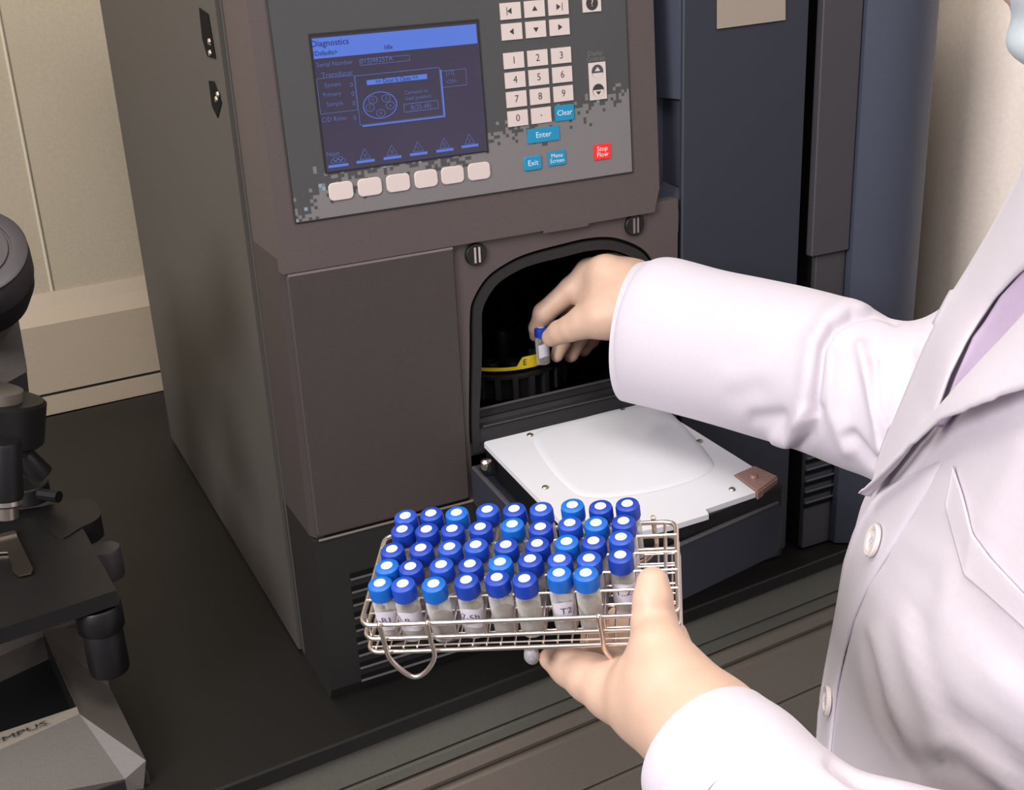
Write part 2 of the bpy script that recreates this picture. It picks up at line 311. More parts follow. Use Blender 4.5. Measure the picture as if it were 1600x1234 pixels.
# upper bezel
q = MB(); W0, W1, V0, V1 = .0005, .3330, -.0135, .215
P = [(W0, V0), (W1-.006, V0), (W1, V0+.02), (W1, V1), (W0, V1)]
vs = [pf((p[0], p[1], 0)) for p in P]+[pf((p[0]+(.0), p[1], -.012)) for p in P]+[(p[0], .078, pf((0, p[1], 0))[2]+.004) for p in P]; n = 5
q.add(vs, [(0, 1, 2, 3, 4)]+[(k*n+i, k*n+(i+1) % n, (k+1)*n+(i+1) % n, (k+1)*n+i) for k in range(2) for i in range(n)]+[tuple(range(2*n, 3*n))], 'plastic')
q.build('bezel', LC)
q = MB(); q.box((.220, -.0155, -.006), (.262, -.0128, .0003), 'plastic', pf); q.build('bezel_tab', LC)
q = MB(); q.prism([(.333, .012, .379), (.3545, .0, .364), (.3545, .078, .364), (.333, .078, .384)], (0, 0, .02), 'plastic'); q.build('corner_cover', LC)
# --- control panel overlay made of little square cells
u0, u1, v0, v1 = .0145, .3065, .0235, .2120
cell = .0026; nx_ = int(round((u1-u0)/cell)); ny_ = int(round((v1-v0)/cell))
bx = [470, 500, 540, 600, 700, 760, 790, 870, 920, 960, 985]; by = [352, 300, 272, 262, 250, 216, 200, 188, 165, 150, 136]
def panel_uv(x, y): r = on(x, y, pf((0, 0, 0)), (0, -CA, SA)); return r[0], (r[2]-.40)/CA
bu = [panel_uv(x, y) for x, y in zip(bx, by)]
ov = MB(); vs = [pf((u0+(u1-u0)*i/nx_, v0+(v1-v0)*j/ny_, .0010)) for j in range(ny_+1) for i in range(nx_+1)]
ov.mi('ovl_dark'); ov.mi('ovl_light'); ov.mi('ovl_blue'); ov.v = [tuple(v) for v in vs]
for j in range(ny_):
    for i in range(nx_):
        u = u0+(i+.5)*(u1-u0)/nx_; v = v0+(j+.5)*(v1-v0)/ny_
        vb = np.interp(u, [p[0] for p in bu], [p[1] for p in bu]); dd = v-vb; h = random.random()
        spread = .006+.010*max(0, 1-(u-u0)/.05)
        if dd > 0: light = h < .6*math.exp(-dd/(spread*.62))-.02
        else: light = not (h < .55*math.exp(dd/(.0065))-.02)
        m_ = 1 if light else 0
        if dd > 0 and light and random.random() < .22: m_ = 2
        a = j*(nx_+1)+i; ov.f.append((a, a+1, a+nx_+2, a+nx_+1)); ov.m.append(m_)
panel = ov.build('control_panel', LC)
q = MB()
for a_, b2 in (((u0, v0), (u1, v0)), ((u1, v0), (u1, v1)), ((u1, v1), (u0, v1)), ((u0, v1), (u0, v0))): q.tube([pf((*a_, .0008)), pf((*b2, .0008))], .0006, 'line', 6)
sub(q, 'panel_edge', panel)
# display
D0, D1, E0, E1 = .0430, .1742, .0575, .1540
q = MB(); q.box((D0-.0015, E0-.0010, .0012), (D1+.0015, E1+.0022, .0016), 'line', pf); q.box((D0, E0, .0016), (D1, E1, .0019), 'lcd', pf)
L3 = .0021
def rect(a, bb, c_, d_, m_, L=L3): q.quad([pf((a, bb, L)), pf((c_, bb, L)), pf((c_, d_, L)), pf((a, d_, L))], m_)
def frame(a, bb, c_, d_, wd=.0004, m_='lcdline', L=.0022):
    rect(a, bb, c_, bb+wd, m_, L); rect(a, d_-wd, c_, d_, m_, L); rect(a, bb, a+wd, d_, m_, L); rect(c_-wd, bb, c_, d_, m_, L)
def S(x, y): return panel_uv(400+x/3.4275, y/3.4275)   # crop coordinates used while tracing the display
def T(st, x, y, sz, m_='lcdline', align='LEFT', sx=1.0):
    u, v = S(x, y); q.text(st, sz, m_, lambda w_: pf((u+w_[0], v+w_[1], .0024)), align, sx)
a1 = S(285, 205)[0]; rect(D0+.0002, S(290, 318)[1], D1-.0012, S(285, 208)[1], 'lcdblue')
T('Diagnostics', 288, 238, .0062, 'lcddark'); T('<Defaults>', 292, 290, .0048, 'lcddark', sx=.9); T('Idle', 680, 254, .0046, 'lcddark')
T('Serial Number', 318, 350, .0047); T('015J4825?A'.replace('?', '7'), 552, 330, .0052); frame(S(540, 0)[0]-.004, S(550, 352)[1], S(820, 330)[0], S(820, 292)[1])
T('Transducer', 345, 405, .0052); T('System', 360, 458, .0045); T('Primary', 352, 510, .0045); T('Sample', 372, 560, .0045); T('C/D Ratio', 345, 645, .0046); T('0', 497, 455, .005); T('0', 505, 503, .005); T('0', 510, 553, .005); T('0', 515, 632, .005)
frame(*S(340, 612), *S(520, 400)); T('[12]', 1010, 392, .0042); T('<29>', 1010, 440, .0042); frame(S(1005, 0)[0]-.009, S(1120, 455)[1], S(1120, 400)[0], S(1120, 365)[1])
wa, wb = S(550, 672), S(975, 358); rect(wa[0], wa[1], wb[0], wb[1], 'lcd', .0023)
def fr2(a, bb, c_, d_, wd, m_='lcdline'): frame(a, bb, c_, d_, wd, m_, .0026)
fr2(wa[0], wa[1], wb[0], wb[1], .0005); rect(wa[0]+.002, wa[1]-.0012, wb[0]+.0014, wa[1]-.0002, 'lcdblue', .0026); rect(wb[0]+.0002, wa[1]-.0012, wb[0]+.0014, wb[1]-.002, 'lcdblue', .0026)
ha, hb = S(588, 456), S(908, 395); rect(ha[0], ha[1], hb[0], hb[1], 'lcdblue', .0026)
def T2(st, x, y, sz, m_='lcdline', align='CENTER', sx=1.):
    u, v = S(x, y); q.text(st, sz, m_, lambda w_: pf((u+w_[0], v+w_[1], .0028)), align, sx)
T2('>> Door Is Open <<', 748, 425, .0046, 'lcddark', sx=.86); T2('Carousel to', 850, 490, .0040); T2('load position', 862, 520, .0040); T2('B(25-48)', 877, 570, .0048)
fa, fb = S(787, 602), S(968, 535); fr2(fa[0], fa[1], fb[0], fb[1], .0005)
def circ(u, v, r, m_='lcdline', wd=.0004, n=20, ex=1.):
    for k in range(n):
        a, b3 = 2*math.pi*k/n, 2*math.pi*(k+1)/n
        q.quad([pf((u+(r+e_)*ex*math.cos(t_), v+(r+e_)*math.sin(t_), .0028)) for t_, e_ in ((a, 0), (b3, 0), (b3, wd), (a, wd))], m_)
cu, cvv = S(658, 562); circ(cu, cvv, .0093, 'lcdblue', .0005, 28, 1.38)
for ltr, an in (('D', 130), ('E', 50), ('A', -10), ('B', -90), ('C', 190)):
    u, v = cu+.0082*math.cos(math.radians(an)), cvv+.0058*math.sin(math.radians(an)); circ(u, v, .0025, 'lcdline', .00045, 14, 1.25); q.text(ltr, .0034, 'lcdline', lambda w_: pf((u+w_[0], v+w_[1], .0029)))
for k, (ltr, x, y) in enumerate((('A', 582, 862), ('B', 726, 842), ('C', 866, 822), ('D', 1006, 803), ('E', 1140, 780))):
    u, v = S(x, y); rect(u-.0072, v-.0010, u+.0072, v+.0010, 'lcdblue')
    tri = [(-.0042, .0018), (.0042, .0018), (0, .0092)]
    for i in range(3): q.tube([pf((u+tri[i][0], v+tri[i][1], .0022)), pf((u+tri[(i+1) % 3][0], v+tri[(i+1) % 3][1], .0022))], .00025, 'lcdline', 4)
    q.text(ltr, .0038, 'lcdline', lambda w_: pf((u+w_[0], v+.0042+w_[1], .0024)))
u, v = S(437, 885); rect(u-.0078, v-.0010, u+.0078, v+.0010, 'lcdblue'); T('Next', 372, 828, .0048)
for k in range(5): circ(u-.004+.0020*k, v+.0035+(k % 2)*.0016, .0012, 'lcdline', .0004, 10, 1.3)
sub(q, 'display', panel, label='lit display showing a door open message')
# keys
def key(u, v, w_, h_, m_='key', th=.0009, r=.0, legend=None, ink='ink', name='key', lab=None, sz=.0058):
    k = MB(); k.box((u-w_/2, v-h_/2, .001), (u+w_/2, v+h_/2, .001+th), m_, lambda p: pf(p)) if not r else None
    if r:
        R = []
        for cx, cz, a0 in ((u+w_/2-r, v+h_/2-r, 0), (u-w_/2+r, v+h_/2-r, 90), (u-w_/2+r, v-h_/2+r, 180), (u+w_/2-r, v-h_/2+r, 270)):
            for j in range(6): a = math.radians(a0+18*j); R.append((cx+r*math.cos(a), cz+r*math.sin(a)))
        n = len(R); vs = [pf((p[0], p[1], .001)) for p in R]+[pf((p[0], p[1], .001+th)) for p in R]+[pf((u+(p[0]-u)*.95, v+(p[1]-v)*.94, .001+th*1.3)) for p in R]
        k.add(vs, [(l*n+i, l*n+(i+1) % n, (l+1)*n+(i+1) % n, (l+1)*n+i) for l in (0, 1) for i in range(n)]+[tuple(range(2*n, 3*n))], m_)
    top = .001+th*(1.3 if r else 1)+.0001
    if legend:
        if callable(legend): legend(k, u, v, top)
        else:
            rows = legend.split('\n')
            for i, rw in enumerate(rows): k.text(rw, sz, ink, lambda w3, i=i: pf((u+w3[0], v+(len(rows)-1)*sz*.42-i*sz*.84+w3[1], top)))
    t = {'label': lab} if lab else {}
    return sub(k, name, panel, **t)
def tri_leg(dx, dy, bar=0):
    def f(k, u, v, top):
        s = .0023; px_, py_ = -dy, dx; o = -bar*.0006
        k.quad([pf((u+o+dx*s, v+dy*s, top)), pf((u+o-dx*s*.6+px_*s*1.05, v-dy*s*.6+py_*s*1.05, top)), pf((u+o-dx*s*.6-px_*s*1.05, v-dy*s*.6-py_*s*1.05, top))], 'ink')
        if bar: k.quad([pf((u+bar*dx*a_*1.0+b4, v+c4, top)) for a_, b4, c4 in ((.0, dx*.0032-.0003, -.0030), (.0, dx*.0032+.0003, -.0030), (.0, dx*.0032+.0003, .0030), (.0, dx*.0032-.0003, .0030))], 'ink')
    return f
KX = (.2030, .2238, .2448)
for (lx, ly, txt_) in [(0, 0, '1'), (1, 0, '2'), (2, 0, '3'), (0, 1, '4'), (1, 1, '5'), (2, 1, '6'), (0, 2, '7'), (1, 2, '8'), (2, 2, '9'), (0, 3, '0'), (1, 3, '.')]:
    dot = (lambda k, u, v, top: k.quad([pf((u+.0006*math.cos(a), v+.0006*math.sin(a), top)) for a in np.linspace(0, 6.28, 9)[:-1]], 'ink')) if txt_ == '.' else txt_
    key(KX[lx], .1233-.0147*ly, .0176, .0120, legend=dot, sz=.0078)
key(KX[2], .0790, .0172, .0122, 'keyb', legend='Clear', ink='inkw', sz=.0062, lab='blue clear key')
for i, (dx, dy, br) in enumerate([(-1, 0, 1), (0, 1, 0), (1, 0, 1)]): key(KX[i], .1600, .0176, .0122, legend=tri_leg(dx, dy, br))
for i, (dx, dy) in enumerate([(-1, 0), (0, -1), (1, 0)]): key(KX[i], .1448, .0176, .0122, legend=tri_leg(dx, dy))
key(.2246, .0640, .0285, .0112, 'keyb', legend='Enter', ink='inkw', sz=.0064, lab='blue enter key')
key(.2135, .0428, .0158, .0112, 'keyb', r=.002, legend='Exit', ink='inkw', sz=.0062, lab='blue exit key')
key(.2355, .0440, .0158, .0112, 'keyb', legend='Menu\nScreen', ink='inkw', sz=.0048, lab='blue menu key')
key(.2778, .0440, .0156, .0122, 'keyr', legend='Stop\nFlow', ink='inkw', sz=.0056, lab='red stop flow key')
for u in (.0520, .0749, .0979, .1209, .1433, .1660): key(u, .0424, .0190, .0132, r=.0036, name='function_key')
def qm(k, u, v, top):
    k.quad([pf((u+.0054*math.cos(a), v+.0054*math.sin(a), top)) for a in np.linspace(0, 2*math.pi, 25)[:-1]], 'ink'); k.text('?', .0078, 'key', lambda w_: pf((u+w_[0], v+w_[1], top+.0001)))
key(.2748, .1605, .0165, .0130, legend=qm, lab='key with a question mark')
def dc(k, u, v, top):
    for s, d in ((1, .0075), (-1, -.0075)):
        c_ = v+d; cc_ = u
        k.quad([pf((cc_+.0054*math.cos(a), c_+.0054*math.sin(a), top)) for a in np.linspace(0, 2*math.pi, 25)[:-1]], 'ovl_dark' if s > 0 else 'ink')
        k.quad([pf((cc_+.0050*math.cos(a), c_-.0004+.0050*math.sin(a), top+.0001)) for a in np.linspace(math.pi+(.15 if s > 0 else -.2), 2*math.pi-(.15 if s > 0 else -.2), 16)], 'key')
        k.quad([pf((cc_+p[0], c_+p[1], top+.0002)) for p in ([(-.0027, .0003), (.0027, .0003), (0, .0036)] if s > 0 else [(-.0025, -.0006), (.0025, -.0006), (0, -.0034)])], 'key' if s > 0 else 'ink')
key(.2768, .1005, .0155, .0292, legend=dc, name='contrast_key')
q = MB(); q.text('Display', .0052, 'ovl_light', lambda w_: pf((.2758+w_[0], .1222+w_[1], .0012)), sx=.9); q.text('Contrast', .0052, 'ovl_light', lambda w_: pf((.2762+w_[0], .1180+w_[1], .0012)), sx=.9); sub(q, 'panel_lettering', panel)

# --- fold-down sample door
FK = .1
def ff(v): return (v[0], v[1], .2105+v[1]*FK+v[2])
def fl(x, y): r = on(x, y, (0, 0, .2105), (0, -FK, 1)); return r[0], r[1]
q = MB(); flh = lambda x, y, h: tuple(on(x, y, (0, 0, .2105+h), (0, -FK, 1))[:2])
RH = -.018
rim = [(.142, -.004), (.142, -.120), (.146, -.168), (.162, -.184), flh(1040, 861, RH), flh(1061, 854, RH), flh(1217, 786, RH), flh(1225, 774, RH), (.3455, -.060), (.343, -.004)]
rc = np.mean(rim, 0); inn = [tuple(rc+(np.array(p)-rc)*.955) for p in rim]
n = len(rim)
def lv(P, h): return [ff((p[0], p[1], h)) for p in P]
def low(P): return [(p[0]+(.245-p[0])*.01, p[1]*1.0, .2105-.052+(-.034)*(abs(p[1])/.19)) for p in P]
vs = lv(rim, RH)+low(rim)+lv(inn, RH)+lv(inn, RH-.01)
q.add(vs, [(i, (i+1) % n, n+(i+1) % n, n+i) for i in range(n)]+[(i, (i+1) % n, 2*n+(i+1) % n, 2*n+i) for i in range(n)]+[(2*n+i, 2*n+(i+1) % n, 3*n+(i+1) % n, 3*n+i) for i in range(n)]+[tuple(range(3*n, 4*n)), tuple(range(n, 2*n))], 'navy2')
fd = q.build('sample_door', LC, label='fold-down compartment door lying open')
q = MB(); q.tube([ff((p[0]*.5+i_[0]*.5, p[1]*.5+i_[1]*.5, RH)) for p, i_ in zip(rim, inn)][:-1], .0022, 'slate', 6); sub(q, 'door_rim', fd, True)
lin = [(.163, .002), (.157, -.002), (.157, -.158), (.164, -.172), (.232, -.181), (.264, -.1805), (.266, -.1735), (.316, -.1705), (.3155, -.141), (.338, -.137), (.3300, -.060), (.3225, .000), (.318, .003)]
q = MB(); q.prism([ff((*p, -.0046)) for p in [(.159, .0), (.1575, -.155), (.165, -.171), (.232, -.180), (.345, -.1665), flh(1220, 755, -.0046), (.3345, -.06), (.328, .0)]], (0, 0, -.018), 'black'); q.prism([ff((p[0], p[1], -.0045)) for p in lin], (0, 0, .0045), 'white')
def ridge(A, wd, ht, mb, m_='white'):
    A = [np.array(a) for a in A]; n = len(A)
    for i in range(n):
        a, b_ = A[i], A[(i+1) % n]; d0 = un(A[(i+1) % n]-A[i-1]); d1 = un(A[(i+2) % n]-A[i]); na = np.array([d0[1], -d0[0]]); nb = np.array([d1[1], -d1[0]])
        L = [(-wd, 0), (-wd*.5, ht*.75), (0, ht), (wd*.5, ht*.75), (wd, 0)]
        for (o1, h1), (o2, h2) in zip(L[:-1], L[1:]):
            mb.quad([ff((*(a+na*o1), h1)), ff((*(b_+nb*o1), h1)), ff((*(b_+nb*o2), h2)), ff((*(a+na*o2), h2))], m_)
pill = [fl(*p) for p in [(836, 678), (905, 655), (985, 636), (1040, 640), (1108, 712), (1110, 735), (1070, 755), (1000, 772), (925, 778), (890, 765), (850, 720)]]
pl = smoothpath([np.array(p) for p in pill], 6, True)
cpl = np.mean(pl, 0); vs = [ff((*p, .0002)) for p in pl]+[ff((*(cpl+(p-cpl)*.965), .0011)) for p in pl]+[ff((*(cpl+(p-cpl)*.90), .0014)) for p in pl]; n = len(pl)
q.add(vs, [(l*n+i, l*n+(i+1) % n, (l+1)*n+(i+1) % n, (l+1)*n+i) for l in (0, 1) for i in range(n)]+[tuple(range(2*n, 3*n))], 'white')
ln = sub(q, 'door_liner', fd, True, label='white inner liner plate')
def screw(P, r=.0028, nm='liner_screw', par=fd):
    k = MB(); fr_ = lambda v: tuple(np.array(ff((P[0]+v[0], P[1]+v[1], v[2])))); k.lathe([(r, 0), (r, .0006), (r*.7, .0015), (.0008, .0017), (.0007, .0009)], 'screw', 14, fr_); return sub(k, nm, par, True)
for p in [(828, 680), (973, 641), (1093, 690), (852, 762), (1144, 765)]: screw(fl(*p))
q = MB(); cp = [(.3165, -.1425), (.3385, -.1385), (.345, -.160), (.317, -.171)]
q.prism([ff((p[0], p[1], -.002)) for p in cp], (0, 0, .0035), 'copper'); q.prism([ff((p[0], p[1], -.006)) for p in [(.317, -.172), (.345, -.161), (.345, -.159), (.317, -.169)]], (0, 0, .006), 'copper'); sub(q, 'latch_plate', fd, label='copper coloured corner latch plate')
k = MB(); k.lathe([(.0030, 0), (.003, .001), (.002, .002)], 'copper', 12, lambda v: ff((.327+v[0], -.153+v[1], .0015+v[2]))); sub(k, 'latch_screw', fd, True)
q = MB(); P = fl(758, 716); q.tube([ff((P[0]-.003, P[1]-.004, -.006)), ff((P[0]+.005, P[1]+.004, -.006))], .0028, 'screw', 10); q.lathe([(.004, 0), (.004, .003), (.002, .005)], 'steel', 12, lambda v: ff((P[0]+v[0], P[1]+v[1], -.006+v[2]))); sub(q, 'hinge_pin', fd, True)

# --- carousel in the compartment
cc = np.array([.2235, .095, .228]); CR = .060
ca = thing('sample_carousel', 'black ribbed round vial tray with a yellow label ring, inside the open compartment', 'vial tray', cc)
q = MB(); q.lathe([(CR-.004, -.003), (CR-.0035, .016), (CR, .017), (CR, .0200), (CR-.005, .0205), (CR-.006, .012), (.016, .012), (.016, -.003)], 'black', 48, lambda v: tuple(cc+np.array(v)))
q.build('tray', ca, True)
q = MB()
for k in range(24):
    a = 2*math.pi*k/24; q.box((CR-.005, -.0025, -.002), (CR+.0008, .0025, .0175), 'base', lambda v, a=a: tuple(cc+np.array([v[0]*math.cos(a)-v[1]*math.sin(a), v[0]*math.sin(a)+v[1]*math.cos(a), v[2]])))
q.build('tray_ribs', ca)
q = MB()
for k in range(14):
    a = 2*math.pi*k/14; c0 = cc+np.array([.044*math.cos(a), .044*math.sin(a), .012]); q.lathe([(.0068, 0), (.0068, .017), (.0058, .017), (.0058, .001)], 'black', 14, lambda v, c0=c0: tuple(c0+np.array(v)))
q.build('vial_wells', ca, True)
q = MB(); q.lathe([(.0100, .012), (.0100, .045), (.008, .047)], 'black', 20, lambda v: tuple(cc+np.array(v))); q.build('hub', ca, True)
q = MB(); A = [math.radians(a) for a in np.linspace(196, 262, 24)]; rr = .0545
vs = [tuple(cc+np.array([rr*math.cos(a), rr*math.sin(a), z])) for z in (.0235, .0268) for a in A]; n = len(A)
q.add(vs, [(i, i+1, n+i+1, n+i) for i in range(n-1)], 'yellow')
A2 = [math.radians(a) for a in np.linspace(258, 284, 10)]
def hh(a): d = math.degrees(a); return .0268+.008*max(0, min(1, (d-258)/6.))
vs = [tuple(cc+np.array([rr*math.cos(a), rr*math.sin(a), .0235])) for a in A2]+[tuple(cc+np.array([rr*math.cos(a), rr*math.sin(a), hh(a)])) for a in A2]; n = len(A2)
q.add(vs, [(i, i+1, n+i+1, n+i) for i in range(n-1)], 'yellow'); a = math.radians(266)
q.text('E', .0075, 'ink2', lambda w_: tuple(cc+np.array([(rr+.0004)*math.cos(a)-w_[0]*math.sin(a), (rr+.0004)*math.sin(a)+w_[0]*math.cos(a), .0295+w_[1]]))); q.build('label_ring', ca)

# ================================================================ COLUMN HEATER (slate unit beside)
CH = thing('column_heater', 'dark slate-blue tall instrument module between the display unit and the grey rounded module', 'instrument module', (.42, .1, 0))
q = MB(); q.box((.3585, .0, .012), (.4880, .006, .62), 'navy2', None, .002); q.build('front_door', CH)
q = MB(); q.box((.356, .05, .0), (.4960, .60, .618), 'navy2'); q.box((.374, .005, .002), (.4865, .05, .61), 'navy2'); q.build('case', CH)
q = MB(); A = np.array([.3455, .046]); Bq = np.array([.3590, .002]); nn = np.array([-(Bq-A)[1], (Bq-A)[0]]); nn = -nn/np.linalg.norm(nn)
if nn[0] > 0: nn = -nn
def hf(v): p = A+(Bq-A)*v[0]+nn*v[1]; return (p[0], p[1], v[2])
# bevelled side face with finger recess
zt, zb, r0, r1 = .477, .395, .30, .97
q.quad([hf((0, 0, zt)), hf((1, 0, zt)), hf((1, 0, .62)), hf((0, 0, .62))], 'navy'); q.quad([hf((0, 0, .370)), hf((r0, 0, zb-.004)), hf((r0, 0, zt)), hf((0, 0, zt))], 'navy'); q.quad([hf((0, 0, .369)), hf((1, 0, .369)), hf((1, 0, zb-.016)), hf((r0, 0, zb-.004))], 'navy'); q.quad([hf((r1, 0, zb-.02)), hf((1, 0, zb-.02)), hf((1, 0, zt)), hf((r1, 0, zt))], 'navy')
dp = -.010
q.quad([hf((r0, 0, zb)), hf((r0+.1, dp*.8, zb+.008)), hf((r0+.1, dp*.8, zt-.003)), hf((r0, 0, zt))], 'navy'); q.quad([hf((r0+.1, dp*.8, zb+.008)), hf((r1-.1, dp, zb+.004)), hf((r1-.1, dp, zt-.003)), hf((r0+.1, dp*.8, zt-.003))], 'navy'); q.quad([hf((r1-.1, dp, zb)), hf((r1, 0, zb-.016)), hf((r1, 0, zt)), hf((r1-.1, dp, zt-.003))], 'navy')
q.quad([hf((r0, 0, zb-.004)), hf((r1, 0, zb-.018)), hf((r1-.1, dp, zb+.003)), hf((r0+.1, dp*.8, zb+.008))], 'navy'); q.quad([hf((r0, 0, zt)), hf((r1, 0, zt)), hf((r1-.1, dp, zt-.003)), hf((r0+.1, dp*.8, zt-.003))], 'navy2')
q.prism([hf((0, -.001, .3685)), hf((1, -.001, .3685)), (.3605, .06, .3685), (.3465, .06, .3685)], (0, 0, -.3), 'navy2')
q.build('grip_recess', CH, label='bevelled edge with a finger recess')
q = MB(); P = [onY(*p, -.0005) for p in [(1120, -40), (1120, 45), (1226, 31), (1226, -55)]]; q.prism(P, (0, -.0012, 0), 'plate'); q.build('name_plate', CH, label='blank beige metal label plate')
q = MB()
for k in range(6): z = .135-k*.0125
q.build('hidden', CH) if False else None

# ================================================================ DETECTOR MODULE
DT = thing('detector_module', 'tall grey instrument module with a rounded blue-grey end column, right of the slate module', 'instrument module', (.6, .1, 0))
q = MB(); q.box((.4965, .055, .0), (.637, .58, .60), 'blackd'); q.box((.512, .010, .001), (.634, .055, .598), 'blackd'); q.build('case', DT)
q = MB(); q.box((.5035, .0, .317), (.5480, .009, .60), 'slate', None, .0015); q.box((.5125, .004, .002), (.5480, .012, .317), 'slate', None, .0015); q.build('front_door', DT)
q = MB(); pts = []
for k in range(13):
    a = k/12; x = .5495+.0845*a; y = -.003-.017*math.sin(a*math.pi); pts.append((x, y, .002))
pts += [(.6355, .0, .002), (.6375, .20, .002), (.5495, .20, .002)]
q.prism(pts, (0, 0, .6), 'navy'); q.build('rounded_end_column', DT, True)
for k in range(6):
    z = .118-k*.0125; q = MB()
    for xx in (.512,): q.tube([(xx, .0025, z), (xx+.036, .0025, z)], .0013, 'navy', 6); q.box((xx, .0028, z-.006), (xx+.036, .0042, z-.0015), 'blackd')
    q.build('vent_slot', DT)
# ================================================================ MICROSCOPE
def frm(P, az):   # local frame at P rotated about z
    return frame_at(P, az)
MS = thing('microscope', 'grey and black laboratory microscope at the left edge, partly out of view', 'microscope', (-.26, .1, 0))
def Zp(x, y, z): return onZ(x, y, z)
# base
fa_ = math.radians(20); fdir = np.array([math.cos(fa_), math.sin(fa_), 0])
A_t = Zp(120, 1104, .050); A_f = Zp(124, 1115, .048); Cn = Zp(228, 1188, .022); Cb = np.array([Cn[0]-.006, Cn[1]-.004, .0])
Bf = Zp(195, 1217, .012); Bl = Zp(145, 1236, .010)
L_ = -fdir*.26; LT = (Zp(0, 1144, .050)-A_t)*3.2; LF = (Zp(0, 1171, .048)-A_f)*3.2
Bk_i = Zp(66, 985, .058); Bk_o = Zp(140, 975, .045); Bk_f = Zp(172, 1075, .034)
q = MB()
q.quad([A_f, A_f+LF, Bl+L_*.95+np.array([0, 0, 0]), Bl, Bf], 'mgrey'); q.quad([A_f, Bf, Cn], 'mgrey')
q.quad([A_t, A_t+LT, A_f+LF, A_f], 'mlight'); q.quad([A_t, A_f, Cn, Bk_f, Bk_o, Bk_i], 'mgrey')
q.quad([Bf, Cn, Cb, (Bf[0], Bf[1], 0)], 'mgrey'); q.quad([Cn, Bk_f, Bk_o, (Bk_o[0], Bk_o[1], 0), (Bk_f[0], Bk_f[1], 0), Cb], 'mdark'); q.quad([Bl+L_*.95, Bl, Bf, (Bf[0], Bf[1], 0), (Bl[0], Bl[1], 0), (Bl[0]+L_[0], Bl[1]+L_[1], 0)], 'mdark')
q.quad([A_t, Bk_i, Bk_i-np.array([0, 0, .04]), A_t-np.array([0, 0, .035])], 'black'); q.quad([A_t, A_t+LT, A_t+LT-np.array([0, 0, .03]), A_t-np.array([0, 0, .03])], 'black')
q.quad([A_t-np.array([0, 0, .03]), A_t+LT-np.array([0, 0, .03]), Bk_i+L_-np.array([0, 0, .03]), Bk_i-np.array([0, 0, .03])], 'blackd')
q.prism([(Bk_i[0], Bk_i[1], 0), (Bk_o[0], Bk_o[1], 0), (Bk_o[0]-.01, Bk_o[1]+.12, 0), (Bk_o[0]-.14, Bk_o[1]+.11, 0), (Bk_i[0]-.1, Bk_i[1]+.0, 0)], (0, 0, .05), 'mgrey')
g0 = lambda P, z=0.: (P[0], P[1], z)
EL = A_t+LT; BLK = Bk_i+L_*.86
q.prism([g0(Cn), g0(Bf), g0(Bl), g0(A_f+LF), g0(EL), g0(BLK), g0(Bk_o)], (0, 0, .010), 'mdark')
q.prism([g0(EL), g0(EL-fdir*.035), g0(BLK-fdir*.035), g0(BLK)], (0, 0, .050), 'mgrey'); q.prism([g0(BLK-fdir*.035), g0(BLK+np.array([.02, .09, 0])), g0(Bk_o+np.array([-.01, .11, 0])), g0(Bk_o), g0(Bk_i), g0(BLK)], (0, 0, .052), 'mgrey')
q.quad([EL, g0(EL), g0(A_f+LF), A_f+LF], 'mgrey'); mbase = q.build('base', MS)
tn = un(np.cross(fdir, A_t-A_f)); tn = tn if tn[2] > 0 else -tn; tv = un(np.cross(tn, fdir))
lu = un(Zp(72, 1129, .050)-Zp(0, 1157, .050)); lv_ = un(np.cross(np.array([0, 0, 1.]), lu)); q = MB(); q.text('OLYMPUS', .0090, 'ink2', lambda w_: tuple(Zp(74, 1128, .0510)+lu*w_[0]*1.6+lv_*w_[1]+np.array([0, 0, .0])), 'RIGHT'); sub(q, 'base_lettering', mbase)
# stage
q = MB(); st = [Zp(182, 922, .15), Zp(0, 982, .15)-np.array([.10, .014, 0]), Zp(-200, 830, .15), Zp(60, 792, .15), Zp(100, 786, .15), Zp(122, 811, .15)]
q.prism(st, (0, 0, -.013), 'black'); q.build('stage', MS)
q = MB(); q.prism(smoothpath([Zp(*p, .151) for p in [(60, 796), (120, 780), (146, 782), (157, 800), (150, 812), (126, 824), (90, 840)]], 4, True), (0, 0, -.020), 'black'); q.build('stage_carrier', MS)
def cyl(mb, P, r, h, m, n=24, ax=(0, 0, 1)):
    ax = un(ax); u = un(np.cross(ax, [.2, .5, .9] if abs(ax[2]) < .9 else [1, 0, 0])); v = np.cross(ax, u); P = np.array(P)
    return mb.lathe([(r*.94, 0), (r, h*.06), (r, h*.94), (r*.94, h)], m, n, lambda w_: tuple(P+u*w_[0]+v*w_[1]+ax*w_[2]))
q = MB(); P = Zp(172, 900, .11); cyl(q, P, .013, .028, 'mdark'); q.build('focus_knob', MS, True)
P = Zp(172, 1046, .072); q = MB(); cyl(q, P, .0160, .040, 'black'); cyl(q, P+np.array([0, 0, .040]), .0185, .022, 'black'); q.build('stage_drive_knob', MS, True)
q = MB(); q.prism([Zp(*p, .1515) for p in [(-30, 846), (24, 833), (27, 838), (-30, 852)]], (0, 0, .003), 'steel'); q.prism([Zp(*p, .1515) for p in [(-30, 852), (27, 838), (52, 890), (49, 897), (30, 901), (20, 893), (18, 880), (12, 864), (-30, 866)]], (0, 0, .0012), 'screw'); q.build('slide_holder', MS)
q = MB(); Yc = .19
q.prism([onY(*p, Yc) for p in [(-120, 420), (6, 440), (24, 470), (43, 580), (0, 604), (-120, 640)]], (-.02, .12, 0), 'mgrey'); q.build('arm_head', MS)
q = MB(); q.prism([onY(*p, .27) for p in [(-120, 560), (40, 560), (64, 800), (-120, 840)]], (-.02, .06, 0), 'mdark'); q.build('arm', MS)
